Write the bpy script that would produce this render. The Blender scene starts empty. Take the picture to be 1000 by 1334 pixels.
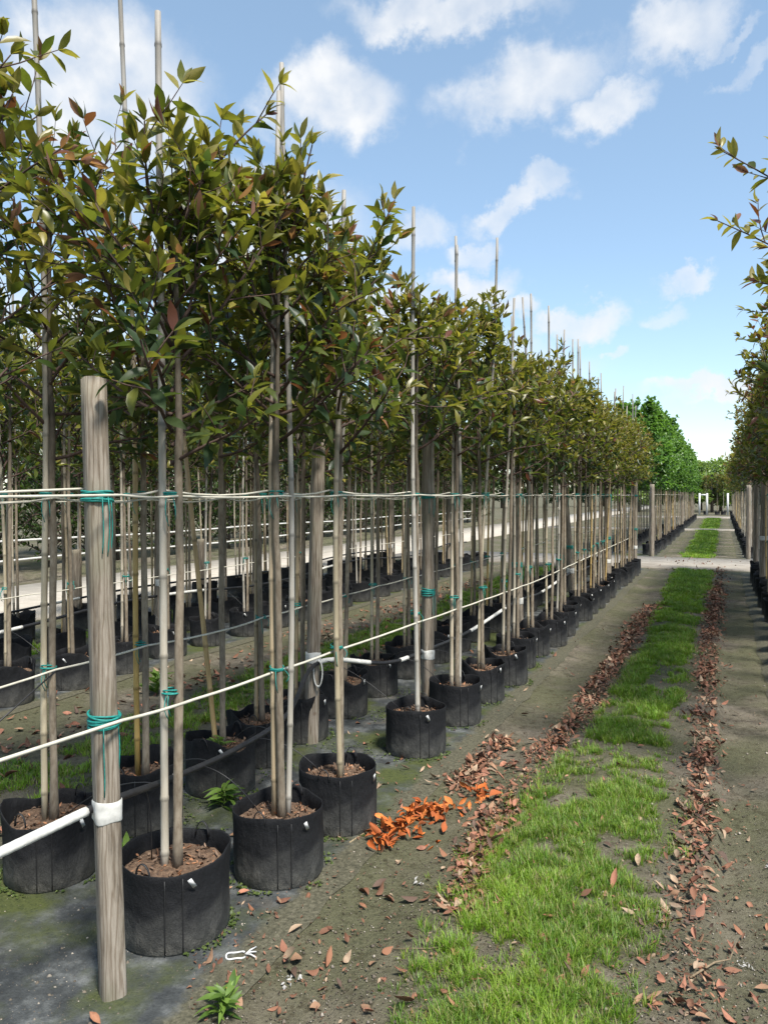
import bpy, math, random
import numpy as np
from mathutils import Vector, Matrix, Euler

R = math.radians
rng = np.random.default_rng(7)
random.seed(7)
scene = bpy.context.scene
col = scene.collection

# ------------------------------------------------------------------ camera
F_PX, CX, CY, HOR, VPX, CAM_H = 1000.0, 500.0, 667.0, 645.0, 940.0, 1.6
YAW = math.atan((VPX - CX) / F_PX)            # rows run along +Y, camera turned left of them
PITCH = -math.atan((CY - HOR) / F_PX)
cam_d = bpy.data.cameras.new('camera')
cam = bpy.data.objects.new('camera', cam_d)
col.objects.link(cam)
cam_d.sensor_fit = 'VERTICAL'
cam_d.sensor_height = 36.0
cam_d.lens = 36.0 * F_PX / 1334.0
cam_d.clip_end = 3000
cam.location = (0, 0, CAM_H)
cam.rotation_euler = (R(90) + PITCH, 0, YAW)
scene.camera = cam
CM = Euler((R(90) + PITCH, 0, YAW)).to_matrix()

def ray(u, v):
    return (CM @ Vector(((u - CX) / F_PX, (CY - v) / F_PX, -1.0))).normalized()

def ground_px(u, v, z=0.0):
    d = ray(u, v)
    t = (z - CAM_H) / d.z
    return (d.x * t, d.y * t)

# ------------------------------------------------------------------ world, sun, exposure
SUN_EL, SUN_AZ = 58.0, 128.0      # azimuth clockwise from +Y (the row direction)
world = bpy.data.worlds.new('World')
scene.world = world
world.use_nodes = True
nt = world.node_tree
nt.nodes.clear()
N = nt.nodes.new
L = nt.links.new
out = N('ShaderNodeOutputWorld')
bg = N('ShaderNodeBackground')
bg.inputs['Strength'].default_value = 0.081
L(bg.outputs[0], out.inputs[0])
sky = N('ShaderNodeTexSky')
sky.sky_type = 'NISHITA'
sky.sun_disc = False
sky.sun_elevation = R(SUN_EL)
sky.sun_rotation = R(SUN_AZ)
sky.air_density = 1.0
sky.dust_density = 0.3
sky.ozone_density = 1.6
tc = N('ShaderNodeTexCoord')
nz = N('ShaderNodeTexNoise')
nz.inputs['Scale'].default_value = 11.0
nz.inputs['Detail'].default_value = 7.0
nz.inputs['Roughness'].default_value = 0.62
L(tc.outputs['Generated'], nz.inputs['Vector'])
# warp the direction so that cloud outlines billow
sub = N('ShaderNodeVectorMath'); sub.operation = 'SUBTRACT'
L(nz.outputs['Color'], sub.inputs[0]); sub.inputs[1].default_value = (0.5, 0.5, 0.5)
scl = N('ShaderNodeVectorMath'); scl.operation = 'SCALE'
L(sub.outputs[0], scl.inputs[0]); scl.inputs['Scale'].default_value = 0.135
add = N('ShaderNodeVectorMath'); add.operation = 'ADD'
L(tc.outputs['Generated'], add.inputs[0]); L(scl.outputs[0], add.inputs[1])
CLOUDS = [  # u, v, half-width, half-height (px), roll deg, density
    (130, 110, 150, 110, 0, 1.0), (215, 175, 70, 60, 0, .8), (435, 128, 105, 52, 8, 1.0), (575, 6, 150, 34, 0, .9),
    (680, 112, 115, 50, 18, .85), (790, 138, 52, 36, 10, .8), (880, 32, 80, 42, 28, .8), (668, 268, 72, 20, 22, .75),
    (712, 232, 30, 20, 30, .6), (622, 322, 42, 18, 10, .65), (540, 303, 50, 30, 0, .7), (612, 372, 66, 28, 5, 1.0),
    (742, 420, 66, 22, 8, 1.0), (668, 402, 40, 20, 0, .9), (900, 356, 48, 17, 8, .85), (918, 512, 64, 17, 6, 1.0),
    (862, 402, 36, 20, 0, .45), (968, 88, 34, 16, 20, .45), (940, 45, 40, 10, 15, .4), (803, 455, 16, 12, 0, .6),
    (40, 470, 190, 100, 0, .95), (330, 300, 170, 90, 0, .9), (450, 430, 170, 70, 0, .9), (250, 560, 240, 60, 0, .85),
    (930, 590, 90, 22, 0, .3), (640, 480, 150, 40, 0, .6)]
prev = None
for (u, v, hw, hh, roll, dens) in CLOUDS:
    d = ray(u, v)
    az = math.atan2(-d.x, d.y); el = math.asin(d.z)
    k = math.cos(math.atan(math.hypot(u - CX, v - CY) / F_PX))   # pixels to direction length
    m = N('ShaderNodeMapping'); m.vector_type = 'TEXTURE'
    m.inputs['Location'].default_value = d
    m.inputs['Rotation'].default_value = (el, R(-roll), az)
    m.inputs['Scale'].default_value = (hw * k / F_PX, 4.0, hh * k / F_PX)
    L(add.outputs[0], m.inputs['Vector'])
    ln = N('ShaderNodeVectorMath'); ln.operation = 'LENGTH'
    L(m.outputs[0], ln.inputs[0])
    mr = N('ShaderNodeMapRange'); mr.interpolation_type = 'SMOOTHSTEP'
    mr.inputs['From Min'].default_value = 1.18
    mr.inputs['From Max'].default_value = 0.45
    mr.inputs['To Max'].default_value = dens
    L(ln.outputs['Value'], mr.inputs['Value'])
    if prev is None:
        prev = mr.outputs[0]
    else:
        mx = N('ShaderNodeMath'); mx.operation = 'MAXIMUM'
        L(prev, mx.inputs[0]); L(mr.outputs[0], mx.inputs[1]); prev = mx.outputs[0]
# the same kind of broken cloud goes on over the rest of the sky
n2 = N('ShaderNodeTexNoise')
n2.inputs['Scale'].default_value = 3.2; n2.inputs['Detail'].default_value = 6.0; n2.inputs['Roughness'].default_value = 0.55
L(add.outputs[0], n2.inputs['Vector'])
mr2 = N('ShaderNodeMapRange'); mr2.interpolation_type = 'SMOOTHSTEP'
mr2.inputs['From Min'].default_value = 0.50; mr2.inputs['From Max'].default_value = 0.68
L(n2.outputs['Fac'], mr2.inputs['Value'])
dotn = N('ShaderNodeVectorMath'); dotn.operation = 'DOT_PRODUCT'
L(tc.outputs['Generated'], dotn.inputs[0]); dotn.inputs[1].default_value = ray(500, 500)
mr3 = N('ShaderNodeMapRange')
mr3.inputs['From Min'].default_value = 0.80; mr3.inputs['From Max'].default_value = 0.70
L(dotn.outputs['Value'], mr3.inputs['Value'])
mul = N('ShaderNodeMath'); mul.operation = 'MULTIPLY'
L(mr2.outputs[0], mul.inputs[0]); L(mr3.outputs[0], mul.inputs[1])
mx = N('ShaderNodeMath'); mx.operation = 'MAXIMUM'
L(prev, mx.inputs[0]); L(mul.outputs[0], mx.inputs[1])
# fine wisps break the mask
n3 = N('ShaderNodeTexNoise'); n3.inputs['Scale'].default_value = 22.0; n3.inputs['Detail'].default_value = 5.0
L(tc.outputs['Generated'], n3.inputs['Vector'])
mr4 = N('ShaderNodeMapRange'); mr4.inputs['From Min'].default_value = 0.3; mr4.inputs['From Max'].default_value = 0.7
mr4.inputs['To Min'].default_value = 0.55; mr4.inputs['To Max'].default_value = 1.1
L(n3.outputs['Fac'], mr4.inputs['Value'])
mm = N('ShaderNodeMath'); mm.operation = 'MULTIPLY'; mm.use_clamp = True
L(mx.outputs[0], mm.inputs[0]); L(mr4.outputs[0], mm.inputs[1])
# cloud colour: bright white to soft grey inside
ccr = N('ShaderNodeMix'); ccr.data_type = 'RGBA'
ccr.inputs['A'].default_value = (3.4, 3.6, 3.9, 1); ccr.inputs['B'].default_value = (4.6, 4.65, 4.7, 1)
L(n3.outputs['Fac'], ccr.inputs['Factor'])
skt = N('ShaderNodeMix'); skt.data_type = 'RGBA'      # thin even veil of high cloud
skt.inputs['Factor'].default_value = 0.24
skt.inputs['B'].default_value = (2.45, 3.5, 3.85, 1)
L(sky.outputs[0], skt.inputs['A'])
mixs = N('ShaderNodeMix'); mixs.data_type = 'RGBA'
L(mm.outputs[0], mixs.inputs['Factor']); L(skt.outputs['Result'], mixs.inputs['A']); L(ccr.outputs['Result'], mixs.inputs['B'])
L(mixs.outputs['Result'], bg.inputs['Color'])
world.cycles.sampling_method = 'MANUAL'
world.cycles.sample_map_resolution = 512

sun_d = bpy.data.lights.new('sun', 'SUN')
sun_d.energy = 2.9
sun_d.angle = R(10)
sun_d.color = (1.0, 0.95, 0.87)
sun = bpy.data.objects.new('sun', sun_d)
col.objects.link(sun)
sun_dir = Vector((math.sin(R(SUN_AZ)) * math.cos(R(SUN_EL)), math.cos(R(SUN_AZ)) * math.cos(R(SUN_EL)), math.sin(R(SUN_EL))))
sun.rotation_euler = sun_dir.to_track_quat('Z', 'Y').to_euler()
sun.location = (3, -3, 12)

scene.view_settings.view_transform = 'Standard'
scene.view_settings.look = 'None'
scene.view_settings.gamma = 1.0
scene.view_settings.use_curve_mapping = False
scene.view_settings.exposure = 1.5

# ------------------------------------------------------------------ materials
def new_mat(name):
    m = bpy.data.materials.new(name); m.use_nodes = True
    t = m.node_tree; b = t.nodes['Principled BSDF']
    return m, t, b

def noise(t, scale, detail=4, rough=.55, stretch=None, obj=True):
    c = t.nodes.new('ShaderNodeTexCoord'); n = t.nodes.new('ShaderNodeTexNoise')
    n.inputs['Scale'].default_value = scale; n.inputs['Detail'].default_value = detail; n.inputs['Roughness'].default_value = rough
    src = c.outputs['Object']
    if stretch:
        mp = t.nodes.new('ShaderNodeMapping'); mp.inputs['Scale'].default_value = stretch
        t.links.new(src, mp.inputs['Vector']); src = mp.outputs[0]
    t.links.new(src, n.inputs['Vector'])
    return n

def ramp(t, fac, stops):
    r = t.nodes.new('ShaderNodeValToRGB')
    e = r.color_ramp.elements
    while len(e) < len(stops): e.new(0.5)
    for i, (p, c) in enumerate(stops):
        e[i].position = p; e[i].color = (*c, 1)
    t.links.new(fac, r.inputs['Fac'])
    return r.outputs['Color']

def mixc(t, a, b, fac, mode='MIX'):
    m = t.nodes.new('ShaderNodeMix'); m.data_type = 'RGBA'; m.blend_type = mode
    for s, x in (('A', a), ('B', b), ('Factor', fac)):
        if isinstance(x, (tuple, list)): m.inputs[s].default_value = (*x, 1)
        elif isinstance(x, (int, float)): m.inputs[s].default_value = x
        else: t.links.new(x, m.inputs[s])
    return m.outputs['Result']

def fac_range(t, src, a, b):
    m = t.nodes.new('ShaderNodeMapRange'); m.inputs['From Min'].default_value = a; m.inputs['From Max'].default_value = b
    t.links.new(src, m.inputs['Value']); return m.outputs[0]

def bump(t, b, h, strength=.5, dist=.01):
    n = t.nodes.new('ShaderNodeBump'); n.inputs['Strength'].default_value = strength; n.inputs['Distance'].default_value = dist
    t.links.new(h, n.inputs['Height']); t.links.new(n.outputs[0], b.inputs['Normal'])

def attr_col(t, name='Col'):
    a = t.nodes.new('ShaderNodeAttribute'); a.attribute_name = name
    return a.outputs['Color']

MATS = {}
def M_leaf(name, transl=.3, rough=.38):
    m, t, b = new_mat(name)
    c = attr_col(t)
    n = noise(t, 60, 3)
    cc = mixc(t, c, (.75, .75, .7), fac_range(t, n.outputs['Fac'], .3, .8), 'MULTIPLY')
    t.links.new(cc, b.inputs['Base Color'])
    b.inputs['Roughness'].default_value = rough
    b.inputs['Specular IOR Level'].default_value = .42
    tr = t.nodes.new('ShaderNodeBsdfTranslucent')
    br = mixc(t, cc, (1.5, 1.6, .8), 1.0, 'MULTIPLY')
    t.links.new(br, tr.inputs['Color'])
    mx = t.nodes.new('ShaderNodeMixShader'); mx.inputs[0].default_value = transl
    t.links.new(b.outputs[0], mx.inputs[1]); t.links.new(tr.outputs[0], mx.inputs[2])
    t.links.new(mx.outputs[0], t.nodes['Material Output'].inputs[0])
    return m
MATS['leaf'] = M_leaf('leaf_surface', .42, .36)
MATS['grass'] = M_leaf('grass_blade', .35, .5)
def M_dry():
    m, t, b = new_mat('dry_leaf')
    c = attr_col(t); n = noise(t, 45, 4)
    t.links.new(mixc(t, c, (.55, .5, .48), fac_range(t, n.outputs['Fac'], .35, .75), 'MULTIPLY'), b.inputs['Base Color'])
    b.inputs['Roughness'].default_value = .75
    b.inputs['Specular IOR Level'].default_value = .3
    return m
MATS['dry'] = M_dry()
def M_attr(name, rough=.85, nscale=80, dark=(.6, .6, .6), bs=.4, bd=.003, stretch=None, spec=.3):
    m, t, b = new_mat(name)
    c = attr_col(t); n = noise(t, nscale, 5, .6, stretch)
    t.links.new(mixc(t, c, dark, fac_range(t, n.outputs['Fac'], .38, .72), 'MULTIPLY'), b.inputs['Base Color'])
    b.inputs['Roughness'].default_value = rough; b.inputs['Specular IOR Level'].default_value = spec
    bump(t, b, n.outputs['Fac'], bs, bd)
    return m
MATS['bark'] = M_attr('young_bark', .85, 70, (.55, .5, .45), .5, .003, (1, 1, .35))
MATS['bamboo'] = M_attr('bamboo_cane', .6, 50, (.68, .64, .58), .3, .002, (1, 1, .12), .4)
MATS['crumb'] = M_attr('soil_crumbs', .95, 60, (.6, .6, .6))

def M_post():
    m, t, b = new_mat('weathered_timber')
    n = noise(t, 34, 7, .7, (1, 1, .10)); n2 = noise(t, 5, 3, .5, (1, 1, .5)); n3 = noise(t, 140, 2, .5, (1, 1, .03))
    c = ramp(t, n.outputs['Fac'], [(.30, (.085, .068, .052)), (.48, (.215, .182, .142)), (.72, (.33, .29, .24))])
    c = mixc(t, c, (.17, .16, .11), fac_range(t, n2.outputs['Fac'], .52, .72))
    wc = t.nodes.new('ShaderNodeTexCoord'); wm = t.nodes.new('ShaderNodeMapping'); wm.inputs['Scale'].default_value = (1, 1, .09)
    wv = t.nodes.new('ShaderNodeTexWave'); wv.bands_direction = 'X'; wv.inputs['Scale'].default_value = 26; wv.inputs['Distortion'].default_value = 9; wv.inputs['Detail'].default_value = 3; wv.inputs['Detail Scale'].default_value = 1.6
    t.links.new(wc.outputs['Object'], wm.inputs['Vector']); t.links.new(wm.outputs[0], wv.inputs['Vector'])
    c = mixc(t, c, (.62, .57, .52), fac_range(t, wv.outputs['Fac'], .5, 1.0), 'MULTIPLY')
    kn = t.nodes.new('ShaderNodeTexVoronoi'); kn.inputs['Scale'].default_value = 5.5; t.links.new(wc.outputs['Object'], kn.inputs['Vector'])
    c = mixc(t, c, (.10, .06, .035), fac_range(t, kn.outputs['Distance'], .13, .06))
    c = mixc(t, c, (.55, .5, .45), fac_range(t, n3.outputs['Fac'], .55, .75), 'MULTIPLY')
    t.links.new(c, b.inputs['Base Color']); b.inputs['Roughness'].default_value = .9
    bump(t, b, n.outputs['Fac'], .7, .006)
    return m
MATS['post'] = M_post()

def M_pot():
    m, t, b = new_mat('black_fabric')
    c = t.nodes.new('ShaderNodeTexCoord'); s = t.nodes.new('ShaderNodeSeparateXYZ'); t.links.new(c.outputs['Object'], s.inputs[0])
    n = noise(t, 11, 5, .6); nf = noise(t, 220, 2)
    a = t.nodes.new('ShaderNodeMath'); a.operation = 'MULTIPLY_ADD'
    t.links.new(n.outputs['Fac'], a.inputs[0]); a.inputs[1].default_value = .22; t.links.new(s.outputs['Z'], a.inputs[2])
    dust = ramp(t, a.outputs[0], [(.11, (.13, .125, .11)), (.18, (.055, .055, .052)), (.27, (.013, .0135, .015)), (.36, (.0075, .008, .0095))])
    dk = mixc(t, dust, (.6, .6, .6), fac_range(t, nf.outputs['Fac'], .4, .7), 'MULTIPLY')
    t.links.new(dk, b.inputs['Base Color'])
    b.inputs['Roughness'].default_value = .75; b.inputs['Specular IOR Level'].default_value = .22
    nw = noise(t, 9, 4, .6, (1, 1, .5)); ad = t.nodes.new('ShaderNodeMath'); ad.operation = 'MULTIPLY_ADD'
    t.links.new(nf.outputs['Fac'], ad.inputs[0]); ad.inputs[1].default_value = .08; t.links.new(nw.outputs['Fac'], ad.inputs[2])
    bump(t, b, ad.outputs[0], .8, .03)
    return m
MATS['pot'] = M_pot()

def M_plain(name, c, rough=.6, var=.75, scale=40, spec=.4):
    m, t, b = new_mat(name)
    n = noise(t, scale, 4)
    t.links.new(mixc(t, c, tuple(x * var for x in c), fac_range(t, n.outputs['Fac'], .35, .7)), b.inputs['Base Color'])
    b.inputs['Roughness'].default_value = rough; b.inputs['Specular IOR Level'].default_value = spec
    return m
MATS['pipe'] = M_plain('black_hose', (.018, .018, .02), .45, .6)
MATS['white_tape'] = M_plain('white_tape', (.60, .59, .55), .6, .68, 35)
MATS['tag'] = M_plain('white_plastic', (.62, .62, .61), .5, .7)
MATS['scrap'] = M_plain('dirty_paper', (.36, .35, .33), .8, .6, 60)
MATS['twine'] = M_plain('teal_twine', (.012, .22, .19), .6, .55, 120)
MATS['cord'] = M_plain('pale_cord', (.56, .53, .44), .7, .7, 12)
MATS['cord_green'] = M_plain('pale_green_cord', (.45, .56, .33), .7, .75, 12)
MATS['strap'] = M_plain('black_strap', (.016, .016, .017), .6, .6)

def M_potsoil():
    m, t, b = new_mat('potting_bark')
    n = noise(t, 60, 5, .7)
    c = ramp(t, n.outputs['Fac'], [(.3, (.035, .022, .014)), (.5, (.11, .065, .038)), (.7, (.21, .14, .09))])
    t.links.new(c, b.inputs['Base Color']); b.inputs['Roughness'].default_value = .95
    bump(t, b, n.outputs['Fac'], 1, .015)
    return m
MATS['potsoil'] = M_potsoil()

def M_ground():
    m, t, b = new_mat('compacted_soil')
    n1 = noise(t, .9, 5, .6); n2 = noise(t, 6, 6, .65); n3 = noise(t, 55, 5, .7); n4 = noise(t, 260, 3, .6)
    c = ramp(t, n2.outputs['Fac'], [(.3, (.066, .057, .044)), (.5, (.140, .120, .092)), (.72, (.225, .195, .152))])
    alg = ramp(t, n3.outputs['Fac'], [(.3, (.050, .052, .028)), (.7, (.135, .131, .076))])
    c = mixc(t, c, alg, fac_range(t, n1.outputs['Fac'], .36, .56))
    c = mixc(t, c, (.38, .36, .34), fac_range(t, n3.outputs['Fac'], .54, .68), 'MULTIPLY')
    nb = noise(t, 17, 5, .7); c = mixc(t, c, (.55, .52, .48), fac_range(t, nb.outputs['Fac'], .52, .66), 'MULTIPLY')
    c = mixc(t, c, (.33, .30, .25), fac_range(t, n4.outputs['Fac'], .64, .72))
    t.links.new(c, b.inputs['Base Color']); b.inputs['Roughness'].default_value = .95; b.inputs['Specular IOR Level'].default_value = .2
    ad = t.nodes.new('ShaderNodeMath'); ad.operation = 'ADD'
    t.links.new(n3.outputs['Fac'], ad.inputs[0]); t.links.new(n2.outputs['Fac'], ad.inputs[1])
    bump(t, b, ad.outputs[0], .9, .02)
    return m
MATS['ground'] = M_ground()

def M_cloth():
    m, t, b = new_mat('ground_cloth')
    n1 = noise(t, 1.6, 5, .6); n2 = noise(t, 7, 6, .7); n3 = noise(t, 90, 4, .7); n5 = noise(t, 2.6, 4, .6, (1, 1, 1))
    c = ramp(t, n2.outputs['Fac'], [(.30, (.018, .021, .022)), (.50, (.050, .055, .056)), (.70, (.15, .158, .155))])
    ms = ramp(t, n3.outputs['Fac'], [(.35, (.028, .038, .010)), (.7, (.09, .105, .03))])
    c = mixc(t, c, ms, fac_range(t, n1.outputs['Fac'], .47, .60))
    c = mixc(t, c, (.13, .115, .09), fac_range(t, n5.outputs['Fac'], .58, .78))
    c = mixc(t, c, (.6, .6, .6), fac_range(t, n3.outputs['Fac'], .5, .75), 'MULTIPLY')
    n6 = noise(t, 5, 6, .7); n7 = noise(t, 60, 4, .7)
    soil = ramp(t, n7.outputs['Fac'], [(.3, (.034, .033, .021)), (.5, (.078, .074, .048)), (.7, (.135, .125, .086))])
    ed = t.nodes.new('ShaderNodeMath'); ed.operation = 'MULTIPLY_ADD'
    sx = t.nodes.new('ShaderNodeSeparateColor'); t.links.new(attr_col(t), sx.inputs[0])
    t.links.new(n6.outputs['Fac'], ed.inputs[0]); ed.inputs[1].default_value = 1.1; t.links.new(sx.outputs['Red'], ed.inputs[2])
    c = mixc(t, c, soil, fac_range(t, ed.outputs[0], .86, 1.12))
    t.links.new(c, b.inputs['Base Color']); b.inputs['Roughness'].default_value = .8; b.inputs['Specular IOR Level'].default_value = .3
    ad = t.nodes.new('ShaderNodeMath'); ad.operation = 'ADD'
    t.links.new(n3.outputs['Fac'], ad.inputs[0]); t.links.new(n2.outputs['Fac'], ad.inputs[1])
    bump(t, b, ad.outputs[0], .6, .015)
    return m
MATS['cloth'] = M_cloth()

def M_stone(name, a, bcol, scale=3):
    m, t, b = new_mat(name)
    n = noise(t, scale, 6, .65); n2 = noise(t, 40, 4, .7)
    c = mixc(t, a, bcol, fac_range(t, n.outputs['Fac'], .35, .65))
    c = mixc(t, c, (.7, .68, .65), fac_range(t, n2.outputs['Fac'], .45, .75), 'MULTIPLY')
    t.links.new(c, b.inputs['Base Color']); b.inputs['Roughness'].default_value = .9
    bump(t, b, n2.outputs['Fac'], .4, .01)
    return m
MATS['concrete'] = M_stone('pale_concrete', (.30, .275, .235), (.20, .175, .145))
MATS['road'] = M_stone('pale_gravel', (.42, .385, .33), (.32, .29, .245))

# ------------------------------------------------------------------ mesh helpers
def mesh_np(name, V, polys, mats, cols=None, midx=None, smooth=True):
    """V (n,3); polys list of int arrays (m,k); midx list of ints, one per array"""
    me = bpy.data.meshes.new(name)
    V = np.asarray(V, dtype=np.float32)
    polys = [np.asarray(p, dtype=np.int32) for p in polys if len(p)]
    loops = np.concatenate([p.ravel() for p in polys])
    tot = np.concatenate([np.full(len(p), p.shape[1], np.int32) for p in polys])
    start = np.concatenate([[0], np.cumsum(tot)[:-1]]).astype(np.int32)
    me.vertices.add(len(V)); me.vertices.foreach_set('co', V.ravel())
    me.loops.add(len(loops)); me.loops.foreach_set('vertex_index', loops)
    me.polygons.add(len(tot)); me.polygons.foreach_set('loop_start', start); me.polygons.foreach_set('loop_total', tot)
    if smooth: me.polygons.foreach_set('use_smooth', np.ones(len(tot), bool))
    if midx is not None:
        me.polygons.foreach_set('material_index', np.concatenate([np.full(len(p), k, np.int32) for p, k in zip(polys, midx)]))
    if cols is not None:
        a = me.color_attributes.new('Col', 'FLOAT_COLOR', 'POINT')
        c4 = np.ones((len(V), 4), np.float32); c4[:, :3] = cols
        a.data.foreach_set('color', c4.ravel())
    for mname in mats: me.materials.append(MATS[mname])
    me.update(calc_edges=True); me.validate()
    return me

class MB:
    def __init__(s): s.V = []; s.Q = []; s.T = []; s.C = []; s.n = 0
    def addv(s, v, c=(1, 1, 1)):
        v = np.asarray(v, float); s.V.append(v); k = s.n; s.n += len(v)
        c = np.asarray(c, float)
        s.C.append(np.broadcast_to(c, (len(v), 3)) if c.ndim == 1 else c)
        return k
    def tube(s, P, rad, sides=6, c=(1, 1, 1), caps=True, flat=1.0):
        P = np.asarray(P, float); n = len(P)
        rad = np.broadcast_to(np.asarray(rad, float), (n,))
        T = np.gradient(P, axis=0); T /= np.linalg.norm(T, axis=1)[:, None] + 1e-9
        ref = np.array([0, 0, 1.]) if abs(T[:, 2]).mean() < .8 else np.array([1., 0, 0])
        A = np.cross(T, ref); A /= np.linalg.norm(A, axis=1)[:, None] + 1e-9
        B = np.cross(T, A)
        th = np.linspace(0, 2 * math.pi, sides, endpoint=False)
        ring = P[:, None, :] + rad[:, None, None] * (np.cos(th)[None, :, None] * A[:, None, :] + flat * np.sin(th)[None, :, None] * B[:, None, :])
        c = np.asarray(c, float)
        if c.ndim == 2: c = np.repeat(c, sides, axis=0)
        k = s.addv(ring.reshape(-1, 3), c)
        i = np.arange(n - 1)[:, None] * sides; j = np.arange(sides)[None, :]; j2 = (j + 1) % sides
        s.Q.append((k + np.stack([i + j, i + j2, i + sides + j2, i + sides + j], -1)).reshape(-1, 4))
        if caps:
            for e, o in ((0, -1), (n - 1, 1)):
                ci = s.addv(P[e:e + 1], c if c.ndim == 1 else c[e * sides:e * sides + 1])
                b0 = k + e * sides
                jj = np.arange(sides)
                tri = np.stack([b0 + jj, b0 + (jj + 1) % sides, np.full(sides, ci)], -1)
                s.T.append(tri if o > 0 else tri[:, ::-1])
    def box(s, c0, size, rot=None, c=(1, 1, 1)):
        v = np.array([[x, y, z] for x in (-.5, .5) for y in (-.5, .5) for z in (-.5, .5)]) * np.asarray(size)
        if rot is not None: v = v @ np.asarray(rot).T
        k = s.addv(v + np.asarray(c0), c)
        s.Q.append(k + np.array([[0, 1, 3, 2], [4, 6, 7, 5], [0, 4, 5, 1], [2, 3, 7, 6], [0, 2, 6, 4], [1, 5, 7, 3]]))
    def mesh(s, name, mat, smooth=True):
        polys = []
        if s.Q: polys.append(np.concatenate(s.Q))
        if s.T: polys.append(np.concatenate(s.T))
        return mesh_np(name, np.concatenate(s.V), polys, [mat], np.concatenate(s.C), None, smooth)

def link(name, data, parent=None, loc=(0, 0, 0), rz=0.0):
    o = bpy.data.objects.new(name, data); col.objects.link(o)
    if parent is not None: o.parent = parent
    o.location = loc
    if rz: o.rotation_euler = (0, 0, rz)
    return o

def tag(o, label=None, cat=None, group=None, kind=None):
    if label: o['label'] = label
    if cat: o['category'] = cat
    if group: o['group'] = group
    if kind: o['kind'] = kind
    return o

def lerp(a, b, t): return a + (b - a) * t

# smooth value noise in python for relief and masks
_perm = rng.random((64, 64))
def vnoise(x, y):
    x = np.asarray(x, float); y = np.asarray(y, float)
    xi = np.floor(x).astype(int); yi = np.floor(y).astype(int)
    fx = x - xi; fy = y - yi
    fx = fx * fx * (3 - 2 * fx); fy = fy * fy * (3 - 2 * fy)
    g = lambda a, b: _perm[a % 64, b % 64]
    return (g(xi, yi) * (1 - fx) + g(xi + 1, yi) * fx) * (1 - fy) + (g(xi, yi + 1) * (1 - fx) + g(xi + 1, yi + 1) * fx) * fy
def fbm(x, y): return .55 * vnoise(x, y) + .28 * vnoise(2.1 * x + 5, 2.1 * y + 9) + .17 * vnoise(4.3 * x + 17, 4.3 * y + 3)

def sstep(a, b, x):
    t = np.clip((np.asarray(x, float) - a) / (b - a), 0, 1); return t * t * (3 - 2 * t)

# ------------------------------------------------------------------ ground relief
ROWS = {'front': -1.72, 'second': -2.53, 'third': -5.0, 'fourth': -5.8, 'fifth': -7.05, 'right': 0.70, 'right2': 1.5}
def H(x, y):
    x = np.asarray(x, float); y = np.asarray(y, float)
    lane = sstep(-1.50, -1.40, x) * (1 - sstep(.36, .44, x))
    near = 1 - sstep(14, 17, y)
    w = .03 * (fbm(y * .6, x * 0 + 3) - .5)
    h = .022 * (fbm(x * 3, y * 3) - .5) + .010 * (fbm(x * 11, y * 11) - .5)
    h = h + .030 * np.exp(-((x + .58) / .30) ** 2) - .022 * np.exp(-((x + 1.2) / .14) ** 2)
    h = h - .05 * sstep(-.01, .025, x + w) + .02 * sstep(.12, .3, x)
    return lane * near * h + .004 * (fbm(x * 4, y * 4) - .5)

def Hs(x, y): return float(H(x, y))

def grid_sheet(name, xs, ys, dz, mat, zfun=H):
    X, Y = np.meshgrid(xs, ys, indexing='ij')
    V = np.stack([X, Y, zfun(X, Y) + dz], -1).reshape(-1, 3)
    nx, ny = len(xs), len(ys)
    i = np.arange(nx - 1)[:, None] * ny; j = np.arange(ny - 1)[None, :]
    Q = np.stack([i + j, i + ny + j, i + ny + j + 1, i + j + 1], -1).reshape(-1, 4)
    return mesh_np(name, V, [Q], [mat])

xs = np.concatenate([[-900, -300, -120, -60, -30, -18, -12, -9], np.arange(-7.6, -1.6, .2), np.arange(-1.6, .6, .03), np.arange(.6, 3, .2), [5, 10, 30, 100, 300, 900]])
ys = np.concatenate([[-60, -20, -5, -1], np.arange(0, 1.6, .2), np.arange(1.6, 8, .035), np.arange(8, 18, .12), np.arange(18, 40, 1.0), [45, 60, 80, 120, 200, 400, 900, 2000]])
g = link('ground', grid_sheet('ground', xs, ys, 0, 'ground')); tag(g, kind='structure')

def cloth_strip(x0, x1, y0, y1):
    xs = np.arange(x0, x1, .05); ys = np.concatenate([np.arange(y0, min(9, y1), .05), np.arange(max(9, y0), y1, .25)])
    def zf(X, Y):
        edge = np.minimum(X - x0, x1 - .05 - X)
        wr = .010 * np.clip(fbm(X * 5 + 3, Y * 2.2) - .5, 0, 1) * sstep(.0, .12, edge)
        return H(X, Y) + wr
    m = grid_sheet('ground_cloth', xs, ys, .005, 'cloth', zf)
    # ragged long edges
    co = np.empty(len(m.vertices) * 3, np.float32); m.vertices.foreach_get('co', co); co = co.reshape(-1, 3)
    e = (co[:, 0] < x0 + .01) | (co[:, 0] > xs[-1] - .01)
    co[e, 0] += .09 * (fbm(co[e, 1] * 3, co[e, 0]) - .5)
    m.vertices.foreach_set('co', co.ravel()); m.update()
    ed = np.minimum(co[:, 0] - x0, xs[-1] - co[:, 0]); cv = np.ones((len(co), 4), np.float32); cv[:, :3] = (1 - sstep(0, .27, ed))[:, None]
    ca = m.color_attributes.new('Col', 'FLOAT_COLOR', 'POINT'); ca.data.foreach_set('color', cv.ravel())
    o = link('ground_cloth', m); tag(o, kind='structure')
cloth_strip(-3.05, -1.36, -.5, 17.6)
cloth_strip(-6.3, -4.65, 1.0, 17.6)
cloth_strip(-7.6, -6.75, 1.0, 17.6)
cloth_strip(.36, 2.0, 2.0, 17.6)
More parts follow.
